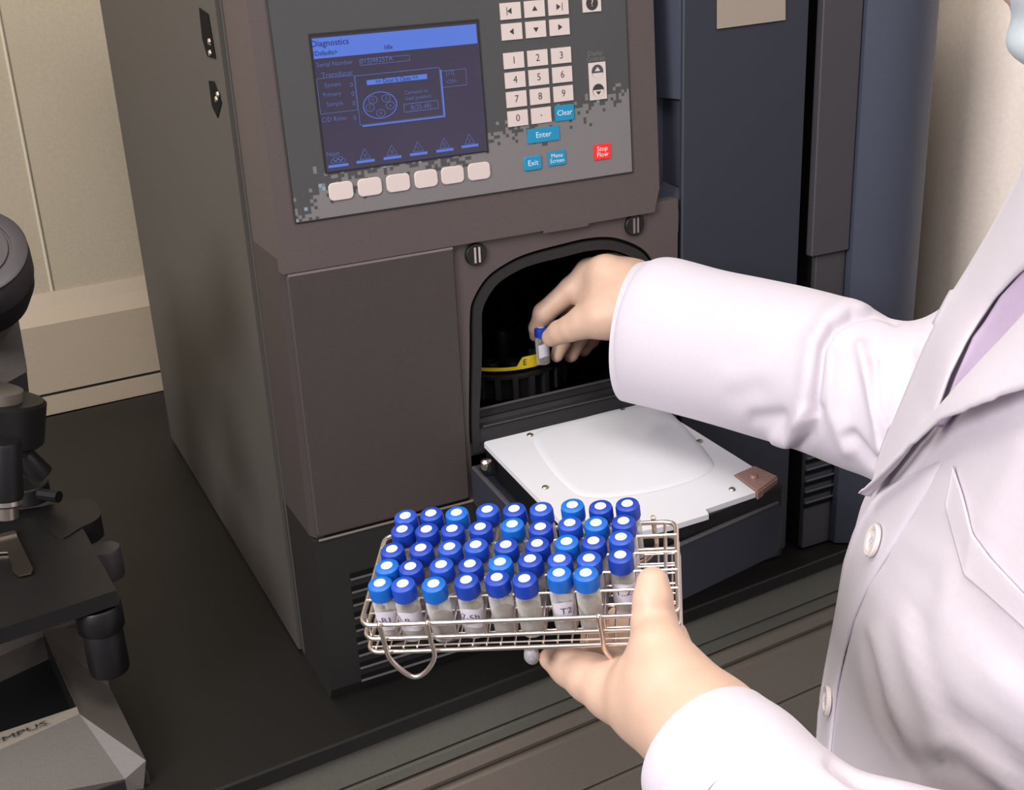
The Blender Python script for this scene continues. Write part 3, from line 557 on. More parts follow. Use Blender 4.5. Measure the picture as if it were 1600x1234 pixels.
q = MB(); P = at(-30, 625, 1.03); cyl(q, P-np.array([0, 0, .036]), .040, .036, 'black', 36, (.25, .1, 1)); cyl(q, P+np.array([.0, 0, -.002]), .030, .012, 'mlight', 36, (.25, .1, 1)); q.build('nosepiece', MS, True)
q = MB(); P = at(4, 690, 1.0); cyl(q, P, .0135, .045, 'black', 28, (-.15, -.1, -1)); cyl(q, P+un((-.15, -.1, -1))*.045, .0128, .004, 'steel', 28, (-.15, -.1, -1)); cyl(q, P+un((-.15, -.1, -1))*.051, .009, .010, 'screw', 28, (-.15, -.1, -1)); q.build('objective', MS, True)
q = MB(); P = at(34, 712, 1.06); cyl(q, P, .010, .024, 'black', 24, (.6, -.1, -1)); q.build('objective', MS, True)
q = MB(); cyl(q, Zp(50, 780, .155), .017, .016, 'black', 24); q.tube([Zp(62, 772, .165), Zp(92, 776, .165)], .0055, 'black'); q.build('condenser_lever', MS, True)
q = MB(); P = at(-52, 398, .93); ax = un(-ray(-52, 398)*.55+np.array([-.05, 0, .62])); u = un(np.cross(ax, [1, .3, 0])); v = np.cross(ax, u)
q.lathe([(.036, -.03), (.041, -.022), (.041, -.004), (.040, 0), (.0405, .001), (.0405, .003), (.039, .004), (.030, .0042), (.0295, .003), (.028, .003), (.0275, .0042), (.012, .0045)], 'mdark', 48, lambda w_: tuple(P+u*w_[0]+v*w_[1]+ax*w_[2]))
q.lathe([(.034, -.05), (.0395, -.034), (.0400, -.006), (.039, -.004)], 'black', 48, lambda w_: tuple(P+u*w_[0]+v*w_[1]+ax*w_[2])); q.build('head', MS, True)
q = MB(); q.tube([P-ax*.035, P-ax*.06+np.array([-.01, .05, -.01]), onY(-70, 480, .235)], [.034, .036, .036], 'mgrey', 24); q.build('head_mount', MS, True)

# ================================================================ VIAL RACK
s0 = .0145/np.linalg.norm([.0243, -.0016, -.0039])
RN = un([-.1708, -.1246, .9774]); R1 = MW@un([.0243, -.0016, -.0039]); R2 = np.cross(RN, R1); R2 = un(R2); R1 = np.cross(R2, RN)
RO = CAM+MW@(np.array([-.111, .1556, 1.])*s0); PI_, PJ = .0145, .01315
def rp(i, j, h=0.): return RO+R1*i*PI_+R2*j*PJ+RN*h
def onR(x, y, h=0.): return on(x, y, RO+RN*h, RN)
RK = thing('vial_rack', 'shiny steel wire rack full of blue-capped vials, held in the left hand', 'rack', rp(4.6, 1.8, -.0355))
i0, i1, j0, j1 = -.70, 9.90, -.80, 4.35
for nm, h, r in (('top_frame', -.0172, .00125), ('middle_frame', -.0262, .00115), ('bottom_frame', -.0352, .0012)):
    q = MB(); P = arcpath([rp(i0, j0, h), rp(i1, j0, h), rp(i1, j1, h), rp(i0, j1, h)], .0065, 6, True); q.tube(P, r, 'steel', 10, True); q.build(nm, RK, True)
for nm, h, r in (('upper_grid', -.0172, .0007), ('middle_grid', -.0262, .0006)):
    q = MB()
    for k in range(10): q.tube([rp(k+.5-(.0), j0, h), rp(k+.5, j1, h)], r, 'steel', 6)
    for k in range(4): q.tube([rp(i0, k+.5, h+.0008), rp(i1, k+.5, h+.0008)], r, 'steel', 6)
    q.build(nm, RK, True)
q = MB()
for k in range(22): q.tube([rp(i0+(i1-i0)*(k+.5)/22, j0, -.0358), rp(i0+(i1-i0)*(k+.5)/22, j1, -.0358)], .0005, 'steel', 6)
for k in range(9): q.tube([rp(i0, j0+(j1-j0)*(k+.5)/9, -.0352), rp(i1, j0+(j1-j0)*(k+.5)/9, -.0352)], .0005, 'steel', 6)
q.build('bottom_grid', RK, True)
for k in range(10):
    for jj in (j0, j1): MB().tube([rp(k+.5, jj, -.0165), rp(k+.5, jj, -.0270)], .0006, 'steel', 6).build('upright_wire', RK, True)
for k in (0, 2, 4):
    for ii in (i0, i1): MB().tube([rp(ii, k, -.0172), rp(ii, k, -.0352)], .0006, 'steel', 6).build('upright_wire', RK, True)
def loop(ia, ib, jj, out, dep=-.044):
    q = MB(); o = R2*out
    a, b_ = rp(ia, jj, -.0160)+o, rp(ib, jj, -.0160)+o; c1, c2 = rp(ia+.08, jj, dep+.008)+o*1.6, rp(ib-.0, jj, dep+.008)+o*1.6
    P = smoothpath([rp(ia, jj, -.0152)+o*.4, a, (a+c1)/2+o*.2, c1, rp(ia+.45, jj, dep-.001)+o*1.9, rp((ia+ib)/2, jj, dep-.0045)+o*2, rp(ib-.38, jj, dep-.001)+o*1.9, c2, (b_+c2)/2+o*.2, b_, rp(ib, jj, -.0152)+o*.4], 5)
    q.tube(P, .00125, 'steel', 10); q.build('leg_loop', RK, True)
loop(.02, 1.66, j0, -.0022); loop(7.35, 8.9, j0, -.0022); loop(7.35, 9.1, j1, .0022); loop(.02, 1.66, j1, .0022)
q = MB(); P = rp(4.9, -.75, -.0415); q.lathe([(.0025, -.004), (.0038, -.002), (.0040, .0), (.0036, .003), (.002, .0045)], 'sticker', 9, lambda w_: tuple(P+R1*w_[0]+R2*w_[1]+RN*w_[2])); q.build('leg_foot', RK, True, label='small grey rubber foot')

# vials (prototype at the origin with its axis along z; top of the cap at z = 0)
CAPZ = {5: [(633, 805), (673, 801), (713, 800), (761, 795), (803, 794), (845, 793), (894, 788), (938, 790), (980, 786)],
 4: [(628, 826), (666, 826), (706, 825), (750, 822), (800, 818), (844, 822), (890, 816), (931, 816), (974, 813)],
 3: [(612, 857), (657, 855), (702, 853), (743, 850), (790, 850), (839, 848), (885, 845), (927, 844), (970, 838)],
 2: [(604, 883), (641, 884), (689, 881), (734, 880), (781, 877), (828, 872), (874, 872), (920, 871), (969, 866)],
 1: [(593, 910), (629, 911), (677, 911), (728, 905), (776, 901), (819, 903), (873, 894), (915, 894)]}
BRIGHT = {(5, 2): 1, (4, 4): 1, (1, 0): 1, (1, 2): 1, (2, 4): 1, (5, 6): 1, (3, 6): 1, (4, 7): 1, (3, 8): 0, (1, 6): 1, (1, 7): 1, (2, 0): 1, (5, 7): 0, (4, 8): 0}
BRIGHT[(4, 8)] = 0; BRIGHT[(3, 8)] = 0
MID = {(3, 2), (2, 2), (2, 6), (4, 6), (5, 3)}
LAB = {(1, 0): 'B1', (1, 1): 'B', (1, 3): '7-5h', (1, 6): 'T2', (2, 8): '1..2'}
ORD = ['first', 'second', 'third', 'fourth', 'fifth', 'sixth', 'seventh', 'eighth', 'ninth']
ROWN = {1: 'front row', 2: 'second row from front', 3: 'middle row', 4: 'second row from back', 5: 'back row'}
def make_vial(capm, lab, liq='amber'):
    v = thing('sample_vial', 'x', 'vial')
    g = MB(); g.lathe([(.0052, -.0338), (.0059, -.0333), (.0060, -.0320), (.0060, -.0125), (.0052, -.0100), (.0043, -.0090), (.0043, -.0070)], 'glass', 20); g.build('glass_body', v, True)
    l = MB(); l.lathe([(.0050, -.0330), (.0054, -.0325), (.0054, -.0225 if liq == 'amber' else -.019), (.0040, -.0224 if liq == 'amber' else -.0189)], liq, 16); l.build('liquid', v, True)
    c = MB(); pr = [(.0061, -.0083), (.0062, -.0078), (.0062, -.0022), (.0058, -.0008), (.0044, .0), (.0030, .0001), (.0029, -.0006)]
    n = 36; vs = []
    for r, z in pr:
        for k in range(n):
            rr_ = r-(.00018 if (k % 2 and -.0082 < z < -.0020) else 0); vs.append((rr_*math.cos(2*math.pi*k/n), rr_*math.sin(2*math.pi*k/n), z))
    L = len(pr); c.add(vs, [(i*n+k, i*n+(k+1) % n, (i+1)*n+(k+1) % n, (i+1)*n+k) for i in range(L-1) for k in range(n)]+[tuple(range(n))[::-1], tuple(range((L-1)*n, L*n))], capm)
    cp_ = c.build('cap', v, True)
    s = MB(); s.lathe([(.0030, -.0007), (.0029, -.0001)], 'septum', 20); sub(s, 'septum', cp_)
    if lab is not None:
        p = MB(); A = np.radians(np.linspace(-150, -10, 15)); h0, h1 = -.0265, -.0145
        vs = [(.00612*math.cos(a), .00612*math.sin(a), z+.0008*math.sin(3*a)) for z in (h0, h1) for a in A]; n = len(A); p.add(vs, [(i, i+1, n+i+1, n+i) for i in range(n-1)], 'label')
        if lab:
            def w2(w_): a = math.radians(-85)+w_[0]/.0061; return (.0063*math.cos(a), .0063*math.sin(a), -.0195+w_[1])
            p.text(lab, .0052, 'pen', w2)
        p.build('paper_label', v)
    return v
Rrot = Matrix([[R1[0], R2[0], RN[0]], [R1[1], R2[1], RN[1]], [R1[2], R2[2], RN[2]]]).to_4x4()
protos = {}
used = set(); cmap = {0: 'cap', 1: 'cap2', 2: 'capd'}; cname = {0: 'blue', 1: 'bright-blue', 2: 'deep-blue'}
for j in CAPZ:
    for i, (x, y) in enumerate(CAPZ[j]):
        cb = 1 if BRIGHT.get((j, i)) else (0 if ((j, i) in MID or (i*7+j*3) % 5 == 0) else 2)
        lab = LAB.get((j, i), '' if (i*5+j*3) % 4 == 0 and j > 1 else None)
        kq = (cb, lab, (i+j) % 2)
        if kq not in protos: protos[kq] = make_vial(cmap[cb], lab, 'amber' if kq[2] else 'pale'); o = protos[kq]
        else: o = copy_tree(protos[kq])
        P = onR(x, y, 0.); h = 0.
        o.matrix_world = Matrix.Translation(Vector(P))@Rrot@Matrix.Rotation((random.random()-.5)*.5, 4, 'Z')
        pos = 'leftmost' if i == 0 else ('rightmost' if i == len(CAPZ[j])-1 else ORD[i]+' from left')
        o['label'] = '%s-capped vial%s in wire rack, %s in %s' % (cname[cb], ' with paper label' if lab else '', pos, ROWN[j]); o['group'] = 'capped vials in the wire rack'
# the vial being put into the tray
def orient(o, P, up, front=None):
    z = un(up); f = np.array(front if front is not None else [0, -1, 0], float); y = -un(f-z*(f@z)); x = np.cross(y, z)
    o.matrix_world = Matrix([[x[0], y[0], z[0], P[0]], [x[1], y[1], z[1], P[1]], [x[2], y[2], z[2], P[2]], [0, 0, 0, 1]])
hv = make_vial('capd', '', 'amber'); hv['label'] = 'blue-capped glass vial held between finger and thumb over the round tray'
HVP = at(845, 511, 1.069); orient(hv, HVP, (-.03, .02, 1))
hv2 = make_vial('black', None, 'amber'); hv2['label'] = 'glass vial standing in the round tray beside the one being held'; orient(hv2, at(835, 528, 1.115), (0, 0, 1))

# ================================================================ PERSON
PR = thing('person', 'person in white lab coat and face mask, loading a vial, holding a wire rack', 'person', (.40, -.42, -.9))
def surface_nets(F, org, h):
    nx, ny, nz = F.shape; ins = F < 0
    cnt = np.zeros((nx-1, ny-1, nz-1)); acc = np.zeros((nx-1, ny-1, nz-1, 3))
    cor = [(a, b, c) for a in (0, 1) for b in (0, 1) for c in (0, 1)]
    sl = lambda a, n: slice(a, n-1+a)
    G = {c: F[sl(c[0], nx), sl(c[1], ny), sl(c[2], nz)] for c in cor}
    for c in cor:
        for ax in range(3):
            if c[ax] == 0:
                d = list(c); d[ax] = 1; d = tuple(d); f0, f1 = G[c], G[d]; cr = (f0 < 0) != (f1 < 0)
                t = np.where(cr, f0/np.where(cr, f0-f1, 1), 0); p = np.zeros(cr.shape+(3,)); p[...] = c; p[..., ax] += t
                acc += p*cr[..., None]; cnt += cr
    act = cnt > 0; idx = -np.ones(act.shape, int); idx[act] = np.arange(act.sum())
    V = (acc[act]/cnt[act][:, None]+np.argwhere(act))*h+org; Q = []
    for ax in range(3):
        b, c = (ax+1) % 3, (ax+2) % 3
        s0 = [slice(None)]*3; s1 = [slice(None)]*3; s0[ax] = slice(0, -1); s1[ax] = slice(1, None)
        A, B = ins[tuple(s0)], ins[tuple(s1)]; E_ = np.argwhere(A != B); E_ = E_[(E_[:, b] > 0) & (E_[:, c] > 0) & (E_[:, b] < F.shape[b]-1) & (E_[:, c] < F.shape[c]-1)]
        q4 = []
        for db, dc_ in ((1, 1), (0, 1), (0, 0), (1, 0)):
            e_ = E_.copy(); e_[:, b] -= db; e_[:, c] -= dc_; q4.append(idx[e_[:, 0], e_[:, 1], e_[:, 2]])
        q4 = np.stack(q4, 1); fl_ = A[E_[:, 0], E_[:, 1], E_[:, 2]]; q4[~fl_] = q4[~fl_][:, ::-1]; Q.append(q4)
    return V, np.concatenate(Q)
def cone(P, a, b, ra, rb):
    a, b = np.array(a, float), np.array(b, float); ba = b-a; t = np.clip(((P-a)@ba)/max(ba@ba, 1e-12), 0, 1)
    return np.linalg.norm(P-a-t[..., None]*ba, axis=-1)-(ra+(rb-ra)*t)
def smin(a, b, k): h = np.clip(.5+.5*(b-a)/k, 0, 1); return b*(1-h)+a*h-k*h*(1-h)
def chain(P, pts, k=.004):   # pts: list of (point, radius)
    d = None
    for (a, ra), (b, rb) in zip(pts[:-1], pts[1:]):
        c = cone(P, a, b, ra, rb); d = c if d is None else smin(d, c, k)
    return d
def blob(palm, fingers, h, kp=.012, kf=.006, creases=()):
    allp = np.array([p for ch in palm+fingers for p, r in ch]); rm = max(r for ch in palm+fingers for p, r in ch)+.006
    lo = allp.min(0)-rm; hi = allp.max(0)+rm; n = np.ceil((hi-lo)/h).astype(int)+1
    X = np.stack(np.meshgrid(*[lo[i]+h*np.arange(n[i]) for i in range(3)], indexing='ij'), -1).reshape(-1, 3)
    D = None
    for ch in palm: c = chain(X, ch); D = c if D is None else smin(D, c, kp)
    out = D
    for ch in fingers: out = np.minimum(out, smin(D, chain(X, ch, .003), kf))
    for (c0, c1, dep, wd) in creases: out = out+dep*np.exp(-(np.maximum(cone(X, c0, c1, 0, 0), 0)/wd)**2)
    V, Q = surface_nets(out.reshape(n), lo, h)
    # light laplacian smoothing
    for _ in range(3):
        S_ = np.zeros_like(V); N_ = np.zeros(len(V))
        for k in range(4):
            a, b = Q[:, k], Q[:, (k+1) % 4]; np.add.at(S_, a, V[b]); np.add.at(N_, a, 1)
        V = V*.5+.5*S_/np.maximum(N_, 1)[:, None]
    return V, Q
def J(x, y, d, rpx): return (at(x, y, d), rpx*d/FPX)
body = MB()
# right hand (far), reaching into the compartment
rh_palm = [[J(985, 452, 1.035, 40), J(945, 428, 1.045, 30), J(921, 424, 1.055, 21)],      # index metacarpal
           [J(990, 440, 1.055, 36), J(955, 421, 1.075, 26), J(940, 416, 1.085, 20)],       # middle
           [J(990, 455, 1.075, 36), J(950, 450, 1.10, 26), J(935, 450, 1.11, 20)],
           [J(985, 485, 1.03, 42), J(940, 495, 1.030, 35), J(912, 503, 1.035, 25)],        # thumb metacarpal
           [J(985, 485, 1.03, 42), J(1060, 500, 1.00, 44)],
           [J(955, 470, 1.045, 42), J(935, 470, 1.055, 36)]]
rh_f = [[J(921, 426, 1.055, 21), J(893, 452, 1.060, 19.5), J(850, 489, 1.068, 17), J(838, 512, 1.078, 12), J(835, 525, 1.084, 8.5)],
        [J(912, 503, 1.035, 25), J(893, 512, 1.040, 21), J(874, 519, 1.048, 18.5), J(861, 527, 1.054, 15)],
        [J(938, 420, 1.085, 20), J(900, 468, 1.10, 16), J(888, 500, 1.10, 15), J(878, 535, 1.095, 13), J(870, 556, 1.09, 10.5)],
        [J(938, 450, 1.11, 19), J(915, 490, 1.12, 16), J(906, 525, 1.12, 14), J(892, 555, 1.11, 12)],
        [J(955, 465, 1.13, 17), J(935, 500, 1.14, 14), J(925, 530, 1.14, 12), J(912, 548, 1.13, 10)]]
cr = [(at(884, 462, 1.040), at(901, 478, 1.040), .0006, .0008), (at(880, 465, 1.040), at(896, 482, 1.040), .0005, .0007), (at(829, 492, 1.055), at(850, 500, 1.055), .0004, .0008)]
V, Q = blob(rh_palm, rh_f, .0016, .014, .005, cr); body.add(V, Q, 'skin')
# left hand (near), holding the rack: thumb on top of the end, fingers below
dT = float(np.linalg.norm(onR(1020, 900, -.010)-CAM))
lh_palm = [[J(1110, 1150, .555, 76), J(1045, 1085, .570, 66), J(1012, 1066, .580, 50)],
           [J(1102, 1132, .560, 72), J(1046, 1060, .568, 54), J(1030, 1014, .572, 40)],           # thumb metacarpal
           [J(1100, 1160, .565, 72), J(1010, 1102, .585, 58), J(958, 1080, .600, 41)],            # index metacarpal
           [J(1100, 1150, .575, 70), J(1010, 1075, .605, 54), J(975, 1055, .628, 34)],
           [J(1062, 1050, .60, 36), J(1054, 990, .615, 20)],
           [J(1110, 1150, .555, 76), J(1180, 1232, .540, 74)]]
lh_f = [[J(1030, 1014, .572, 40), J(1022, 975, dT-.006, 35), J(1020, 938, dT-.008, 30), J(1020, 911, dT-.007, 26)],
        [J(958, 1080, .600, 41), J(922, 1059, .612, 37), J(889, 1041, .622, 30), J(861, 1029, .628, 19)],
        [J(975, 1058, .632, 32), J(948, 1036, .650, 27), J(930, 1005, .675, 22), J(925, 985, .695, 18)],
        [J(985, 1045, .645, 30), J(975, 1010, .670, 24), J(970, 985, .695, 21), J(965, 965, .715, 18)],
        [J(1040, 1035, .640, 28), J(1045, 995, .665, 22), J(1040, 960, .690, 18)]]
cr = [(at(1040, 992, .548), at(1072, 996, .56), .0010, .0012), (at(1052, 1002, .548), at(1070, 985, .555), .0007, .001), (at(1003, 935, .53), at(1045, 925, .53), .0003, .001)]
V, Q = blob(lh_palm, lh_f, .0015, .012, .006, cr); body.add(V, Q, 'skin')
# forearms, neck and head
HC = at(1895, -70, .86); NK = np.array([.405, -.44, .44])
farm = [[(at(1060, 500, 1.0), .026), (at(1330, 600, .93), .034), (at(1450, 640, .92), .034), (at(1600, 540, .95), .036), (NK-[0, 0, .06], .05)], [(at(1190, 1245, .535), .020), (at(1300, 1345, .51), .022), (at(1440, 1415, .49), .025), (at(1640, 1470, .48), .028), (at(1930, 1360, .50), .03), (NK-[0, 0, .10], .05)],
        [(NK-[0, 0, .06], .055), (NK+[0, 0, .03], .055), (HC-[0, 0, .05], .055)]]
Fd = un([-.80, .60, 0]); Nd = np.array([-Fd[1], Fd[0], 0])*1.0
hd = [[(HC+[0, 0, .03], .088), (HC+[0, 0, .055]-Fd*.02, .086)], [(HC+Fd*.03-[0, 0, .03], .060), (HC+Fd*.045-[0, 0, .075], .040)], [(HC-[0, 0, .06]-Fd*.01, .062), (HC, .078)],
      [(HC+Fd*.088+[0, 0, .015], .010), (HC+Fd*.104-[0, 0, .015], .013)], [(HC+Fd*.085-[0, 0, .045], .014), (HC+Fd*.080-[0, 0, .055], .016)]]
hf_ = [[(HC+Nd*s*.084+[0, 0, .022], .010), (HC+Nd*s*.092-Fd*.004+[0, 0, .0], .010), (HC+Nd*s*.086-[0, 0, .018], .007)] for s in (1, -1)]
eye_cr = [(HC+Fd*.092+Nd*s*.030+[0, 0, .018], HC+Fd*.086+Nd*s*.042+[0, 0, .018], .006, .012) for s in (1, -1)]
V, Q = blob(farm+hd, hf_, .005, .02, .008, eye_cr); body.add(V, Q, 'skin')
bd = body.build('body', PR, 'all')
q = MB(); n_ = un(-ray(1021, 905)+np.array([.1, 0, .5]))
hr = MB()
for s in (1, -1): hr.lathe([(.0115, -.002), (.0115, .0), (.0085, .008), (.004, .0105)], 'septum', 20, lambda v, s=s: tuple(HC+Fd*(.070+v[2])+Nd*(s*.033+v[0])+np.array([0, 0, .018+v[1]*.6])))
hr.build('eyes', PR, True)
# hair and cap, mask
def shell(C_, rx, ry, rz, th0, th1, ph0, ph1, m, nm, pleat=0, n=40, Fx=Fd, thick=.002):
    q = MB(); vs = []; 
    for a in np.linspace(th0, th1, n):
        for b_ in np.linspace(ph0, ph1, n):
            r = 1+pleat*math.sin(b_*14)
            vs.append(C_+Fx*rx*r*math.cos(b_)*math.cos(a)+np.array([-Fx[1], Fx[0], 0])*ry*r*math.cos(b_)*math.sin(a)+np.array([0, 0, 1])*rz*r*math.sin(b_))
    q.add(vs, [(i*n+k, i*n+k+1, (i+1)*n+k+1, (i+1)*n+k) for i in range(n-1) for k in range(n-1)], m)
    o = q.build(nm, PR, 'all'); md = o.modifiers.new('s', 'SOLIDIFY'); md.thickness = thick; return o
shell(HC+np.array([0, 0, .04])-Fd*.01, .105, .100, .098, -math.pi, math.pi, .22, math.pi/2, 'hair', 'hair', 0)
shell(HC+MW[:, 0]*.005-np.array([0, 0, .022]), .116, .094, .085, -1.25, 1.25, -1.0, .55, 'mask', 'face_mask', .028)

# ---- lab coat
def polydist(P2, poly):
    d = np.full(len(P2), 1e9)
    for a, b in zip(poly[:-1], poly[1:]):
        a, b = np.array(a, float), np.array(b, float); ba = b-a; t = np.clip(((P2-a)@ba)/(ba@ba), 0, 1); d = np.minimum(d, np.linalg.norm(P2-a-t[:, None]*ba, axis=1))
    return d
def grid_mesh(V, nu, nv, closed_u=False):
    f = []
    for j in range(nv-1):
        for i in range(nu if closed_u else nu-1): f.append((j*nu+i, j*nu+(i+1) % nu, (j+1)*nu+(i+1) % nu, (j+1)*nu+i))
    return f
def gnormals(V, nu, nv, closed):
    G = V.reshape(nv, nu, 3); du = (np.roll(G, -1, 1)-np.roll(G, 1, 1)) if closed else np.gradient(G, axis=1); dv = np.gradient(G, axis=0)
    N = np.cross(du, dv); N /= np.linalg.norm(N, axis=2, keepdims=True)+1e-9; return N.reshape(-1, 3)
def strokes(V, nu, nv, closed, L, inner):
    """push cloth in or out along traced fold lines (px polyline, width px, height m) on the side facing the viewer"""
    N = gnormals(V, nu, nv, closed)
    if np.mean(np.einsum('ij,ij->i', N, V-inner)) < 0: N = -N
    vd = V-CAM; vd /= np.linalg.norm(vd, axis=1)[:, None]; face = np.clip(-np.einsum('ij,ij->i', N, vd)*3, 0, 1); P2 = proj(V); D = np.zeros(len(V))
    for poly, wd, amp in L:
        d = polydist(P2, poly); D += FOLD*amp*np.exp(-(d/wd)**2)
    return V+N*(D*face)[:, None], N
FOLD = .95
def crv(a, nsub): return np.array(smoothpath(a, nsub))
def sleeve(stations, nu=170, nsub=22, dr=.85, folds=(), endcap=True):
    """stations: (top px, bottom px, distance, depth ratio)"""
    T_ = crv([at(*s[0], s[2]) for s in stations], nsub); B_ = crv([at(*s[1], s[2]+(s[4] if len(s) > 4 else 0)) for s in stations], nsub); dr_ = crv([np.array([s[3]]) for s in stations], nsub)[:, 0]
    Cc = (T_+B_)/2; n = len(Cc); V = []
    for i in range(n):
        ax = un(Cc[min(i+1, n-1)]-Cc[max(i-1, 0)]); up = (T_[i]-B_[i])/2; r = np.linalg.norm(up); sd = un(np.cross(ax, up)); 
        if sd@(-(Cc[i]-CAM)) < 0: sd = -sd
        for k in range(nu):
            a = 2*math.pi*k/nu; V.append(Cc[i]+up*math.cos(a)+sd*r*dr_[i]*math.sin(a))
    V = np.array(V); inner = np.repeat(Cc, nu, 0)
    V, N = strokes(V, nu, n, True, folds, inner)
    return V, n, nu
coat = MB()
rs = [((1005, 410), (975, 627), 1.03, .8), ((1030, 406), (995, 632), 1.025, .85), ((1056, 403), (1030, 640), 1.015, .9), ((1130, 422), (1105, 660), .995, .9), ((1200, 436), (1180, 682), .975, .9), ((1270, 451), (1260, 706), .955, .9), ((1335, 470), (1325, 732), .935, .9),
      ((1394, 498), (1372, 752), .92, .85), ((1452, 494), (1425, 790), .91, .8), ((1530, 430), (1490, 800), .91, .7), ((1620, 310), (1600, 720), .93, .6)]
rfold = [([(1400, 500), (1365, 489), (1330, 494), (1302, 512), (1286, 540), (1279, 590), (1270, 645)], 6, -.008), ([(1385, 482), (1330, 474), (1290, 496), (1268, 535), (1262, 600), (1250, 650)], 16, .004),
         ([(1262, 645), (1235, 690), (1215, 680)], 12, .008), ([(1280, 640), (1265, 680), (1245, 700)], 9, -.006), ([(1300, 560), (1300, 640), (1325, 700)], 14, .005), ([(1365, 560), (1372, 630), (1388, 690)], 5, -.005), ([(1345, 545), (1362, 600), (1375, 660), (1380, 700)], 12, .006),
         ([(1330, 680), (1360, 720), (1380, 728)], 9, -.006), ([(1150, 560), (1240, 520), (1270, 500)], 26, -.002), ([(1150, 620), (1180, 610)], 22, -.0025), ([(1180, 655), (1220, 650)], 12, -.004), ([(1420, 560), (1405, 620), (1395, 680)], 14, -.005)]
V, nv, nu = sleeve(rs, folds=rfold); coat.add(V, grid_mesh(V, nu, nv, True), 'coat')
# rolled hem inside the cuff
def hem(mb, V, nu, depth, m='coat'):
    c0 = V[:nu].mean(0); c1 = V[nu*3:nu*4].mean(0); ax = un(c1-c0); ring = V[:nu]
    A = c0+(ring-c0)*.965; Bq = A+ax*depth; mb.add(list(ring)+list(A)+list(Bq), [(i, (i+1) % nu, nu+(i+1) % nu, nu+i) for i in range(nu)]+[(nu+i, nu+(i+1) % nu, 2*nu+(i+1) % nu, 2*nu+i) for i in range(nu)], m)
hem(coat, V, nu, .05)
ls = [((1196, 1092), (1018, 1262), .545, .9), ((1206, 1098), (1035, 1290), .540, .95), ((1240, 1120), (1080, 1335), .53, .95), ((1290, 1168), (1160, 1420), .515, .95), ((1345, 1203), (1250, 1490), .50, .95), ((1420, 1222), (1350, 1560), .49, .95), ((1510, 1240), (1470, 1640), .48, .95), ((1640, 1240), (1640, 1700), .48, .95), ((1860, 1120), (2000, 1600), .50, .9)]
lfold = [([(1150, 1105), (1075, 1150), (1035, 1234)], 5, .0008), ([(1185, 1150), (1100, 1240)], 7, -.0006), ([(1390, 1234), (1330, 1215), (1300, 1190)], 10, -.004), ([(1450, 1260), (1380, 1234)], 14, -.004)]
V, nv, nu = sleeve(ls, folds=lfold); coat.add(V, grid_mesh(V, nu, nv, True), 'coat'); hem(coat, V, nu, .04)
# torso: closed horizontal sections whose far-side outline is fitted to the seen edge of the coat
SIL_Y = [180, 280, 320, 355, 415, 455, 497, 540, 600, 700, 755, 785, 825, 880, 960, 1050, 1120, 1170, 1300, 1600]; SIL_X = [1640, 1606, 1584, 1570, 1537, 1512, 1480, 1463, 1438, 1398, 1372, 1360, 1340, 1325, 1312, 1295, 1283, 1280, 1275, 1262]
FB = un([-.86, .51, 0]); NB = un([-.51, -.86, 0])
zs = list(np.linspace(-.50, -.02, 10))+list(np.linspace(.0, .44, 74))+list(np.linspace(.446, .50, 10)); NU = 220; TV = []
cxy = np.array([.354, -.465])
for z in zs:
    t = max(0, min(1, (z-.40)/.10)); a = .205*(1-.62*t**1.5); b_ = .135*(1-.45*t**1.5); 
    if z < .1: a += .02*(.1-z)/.6; b_ += .03*(.1-z)/.6
    ph = np.arange(NU)*2*math.pi/NU; ring = np.zeros((NU, 3)); c_ = cxy.copy()
    off = FB[None, :2]*(b_*np.cos(ph))[:, None]+NB[None, :2]*(a*np.sign(np.sin(ph))*np.abs(np.sin(ph))**.85)[:, None]
    if z > .10:
        for _ in range(12):
            ring[:, :2] = c_+off; ring[:, 2] = z; P2 = proj(ring); k = int(np.argmin(P2[:, 0])); e_ = P2[k, 0]-np.interp(P2[k, 1], SIL_Y, SIL_X)
            c_ = c_+np.array([-.71, .70])*0+np.array([.74, -.67])*(-e_)*(.75/FPX)*.9
        cxy_l = c_
        if z < .11: clow = c_.copy()
    ring[:, :2] = c_+off if z > .10 else 0; ring[:, 2] = z; TV.append((z, ring, off, c_))
c0 = next(c_ for z, r_, o_, c_ in TV if z > .10)
TVv = []
for z, ring, off, c_ in TV:
    if z <= .10: ring = np.column_stack([c0+off, np.full(NU, z)])
    TVv.append(ring)
V = np.concatenate(TVv); NVt = len(zs)
tfold = [([(1347, 1010), (1349, 1068), (1371, 1132), (1411, 1181), (1440, 1234)], 4, .0020), ([(1352, 1000), (1385, 1120), (1430, 1200)], 9, -.006), ([(1366, 985), (1395, 1100), (1420, 1170)], 12, .006),
         ([(1430, 960), (1455, 1060), (1480, 1100)], 14, -.004), ([(1410, 960), (1425, 1040), (1460, 1130)], 12, .004), ([(1480, 900), (1475, 960)], 14, .004), ([(1455, 1162), (1500, 1160), (1540, 1195), (1600, 1250)], 8, .006), ([(1450, 1188), (1495, 1192), (1540, 1225), (1570, 1260)], 7, -.008),
         ([(1480, 1120), (1540, 1150), (1600, 1210)], 16, -.008), ([(1530, 960), (1590, 1040)], 24, -.004), ([(1560, 1060), (1640, 1140)], 22, .004), ([(1400, 830), (1440, 860), (1480, 870)], 16, .003), ([(1620, 780), (1560, 860)], 24, -.004), ([(1600, 700), (1540, 820)], 22, .004)]
FOLD = .5
V, TN = strokes(V, NU, NVt, True, tfold, np.repeat([r.mean(0) for r in TVv], NU, 0))
ft = grid_mesh(V, NU, NVt, True)+[tuple(range((NVt-1)*NU, NVt*NU))]; coat.add(V, ft, 'coat')
co = coat.build('lab_coat', PR, 'all')
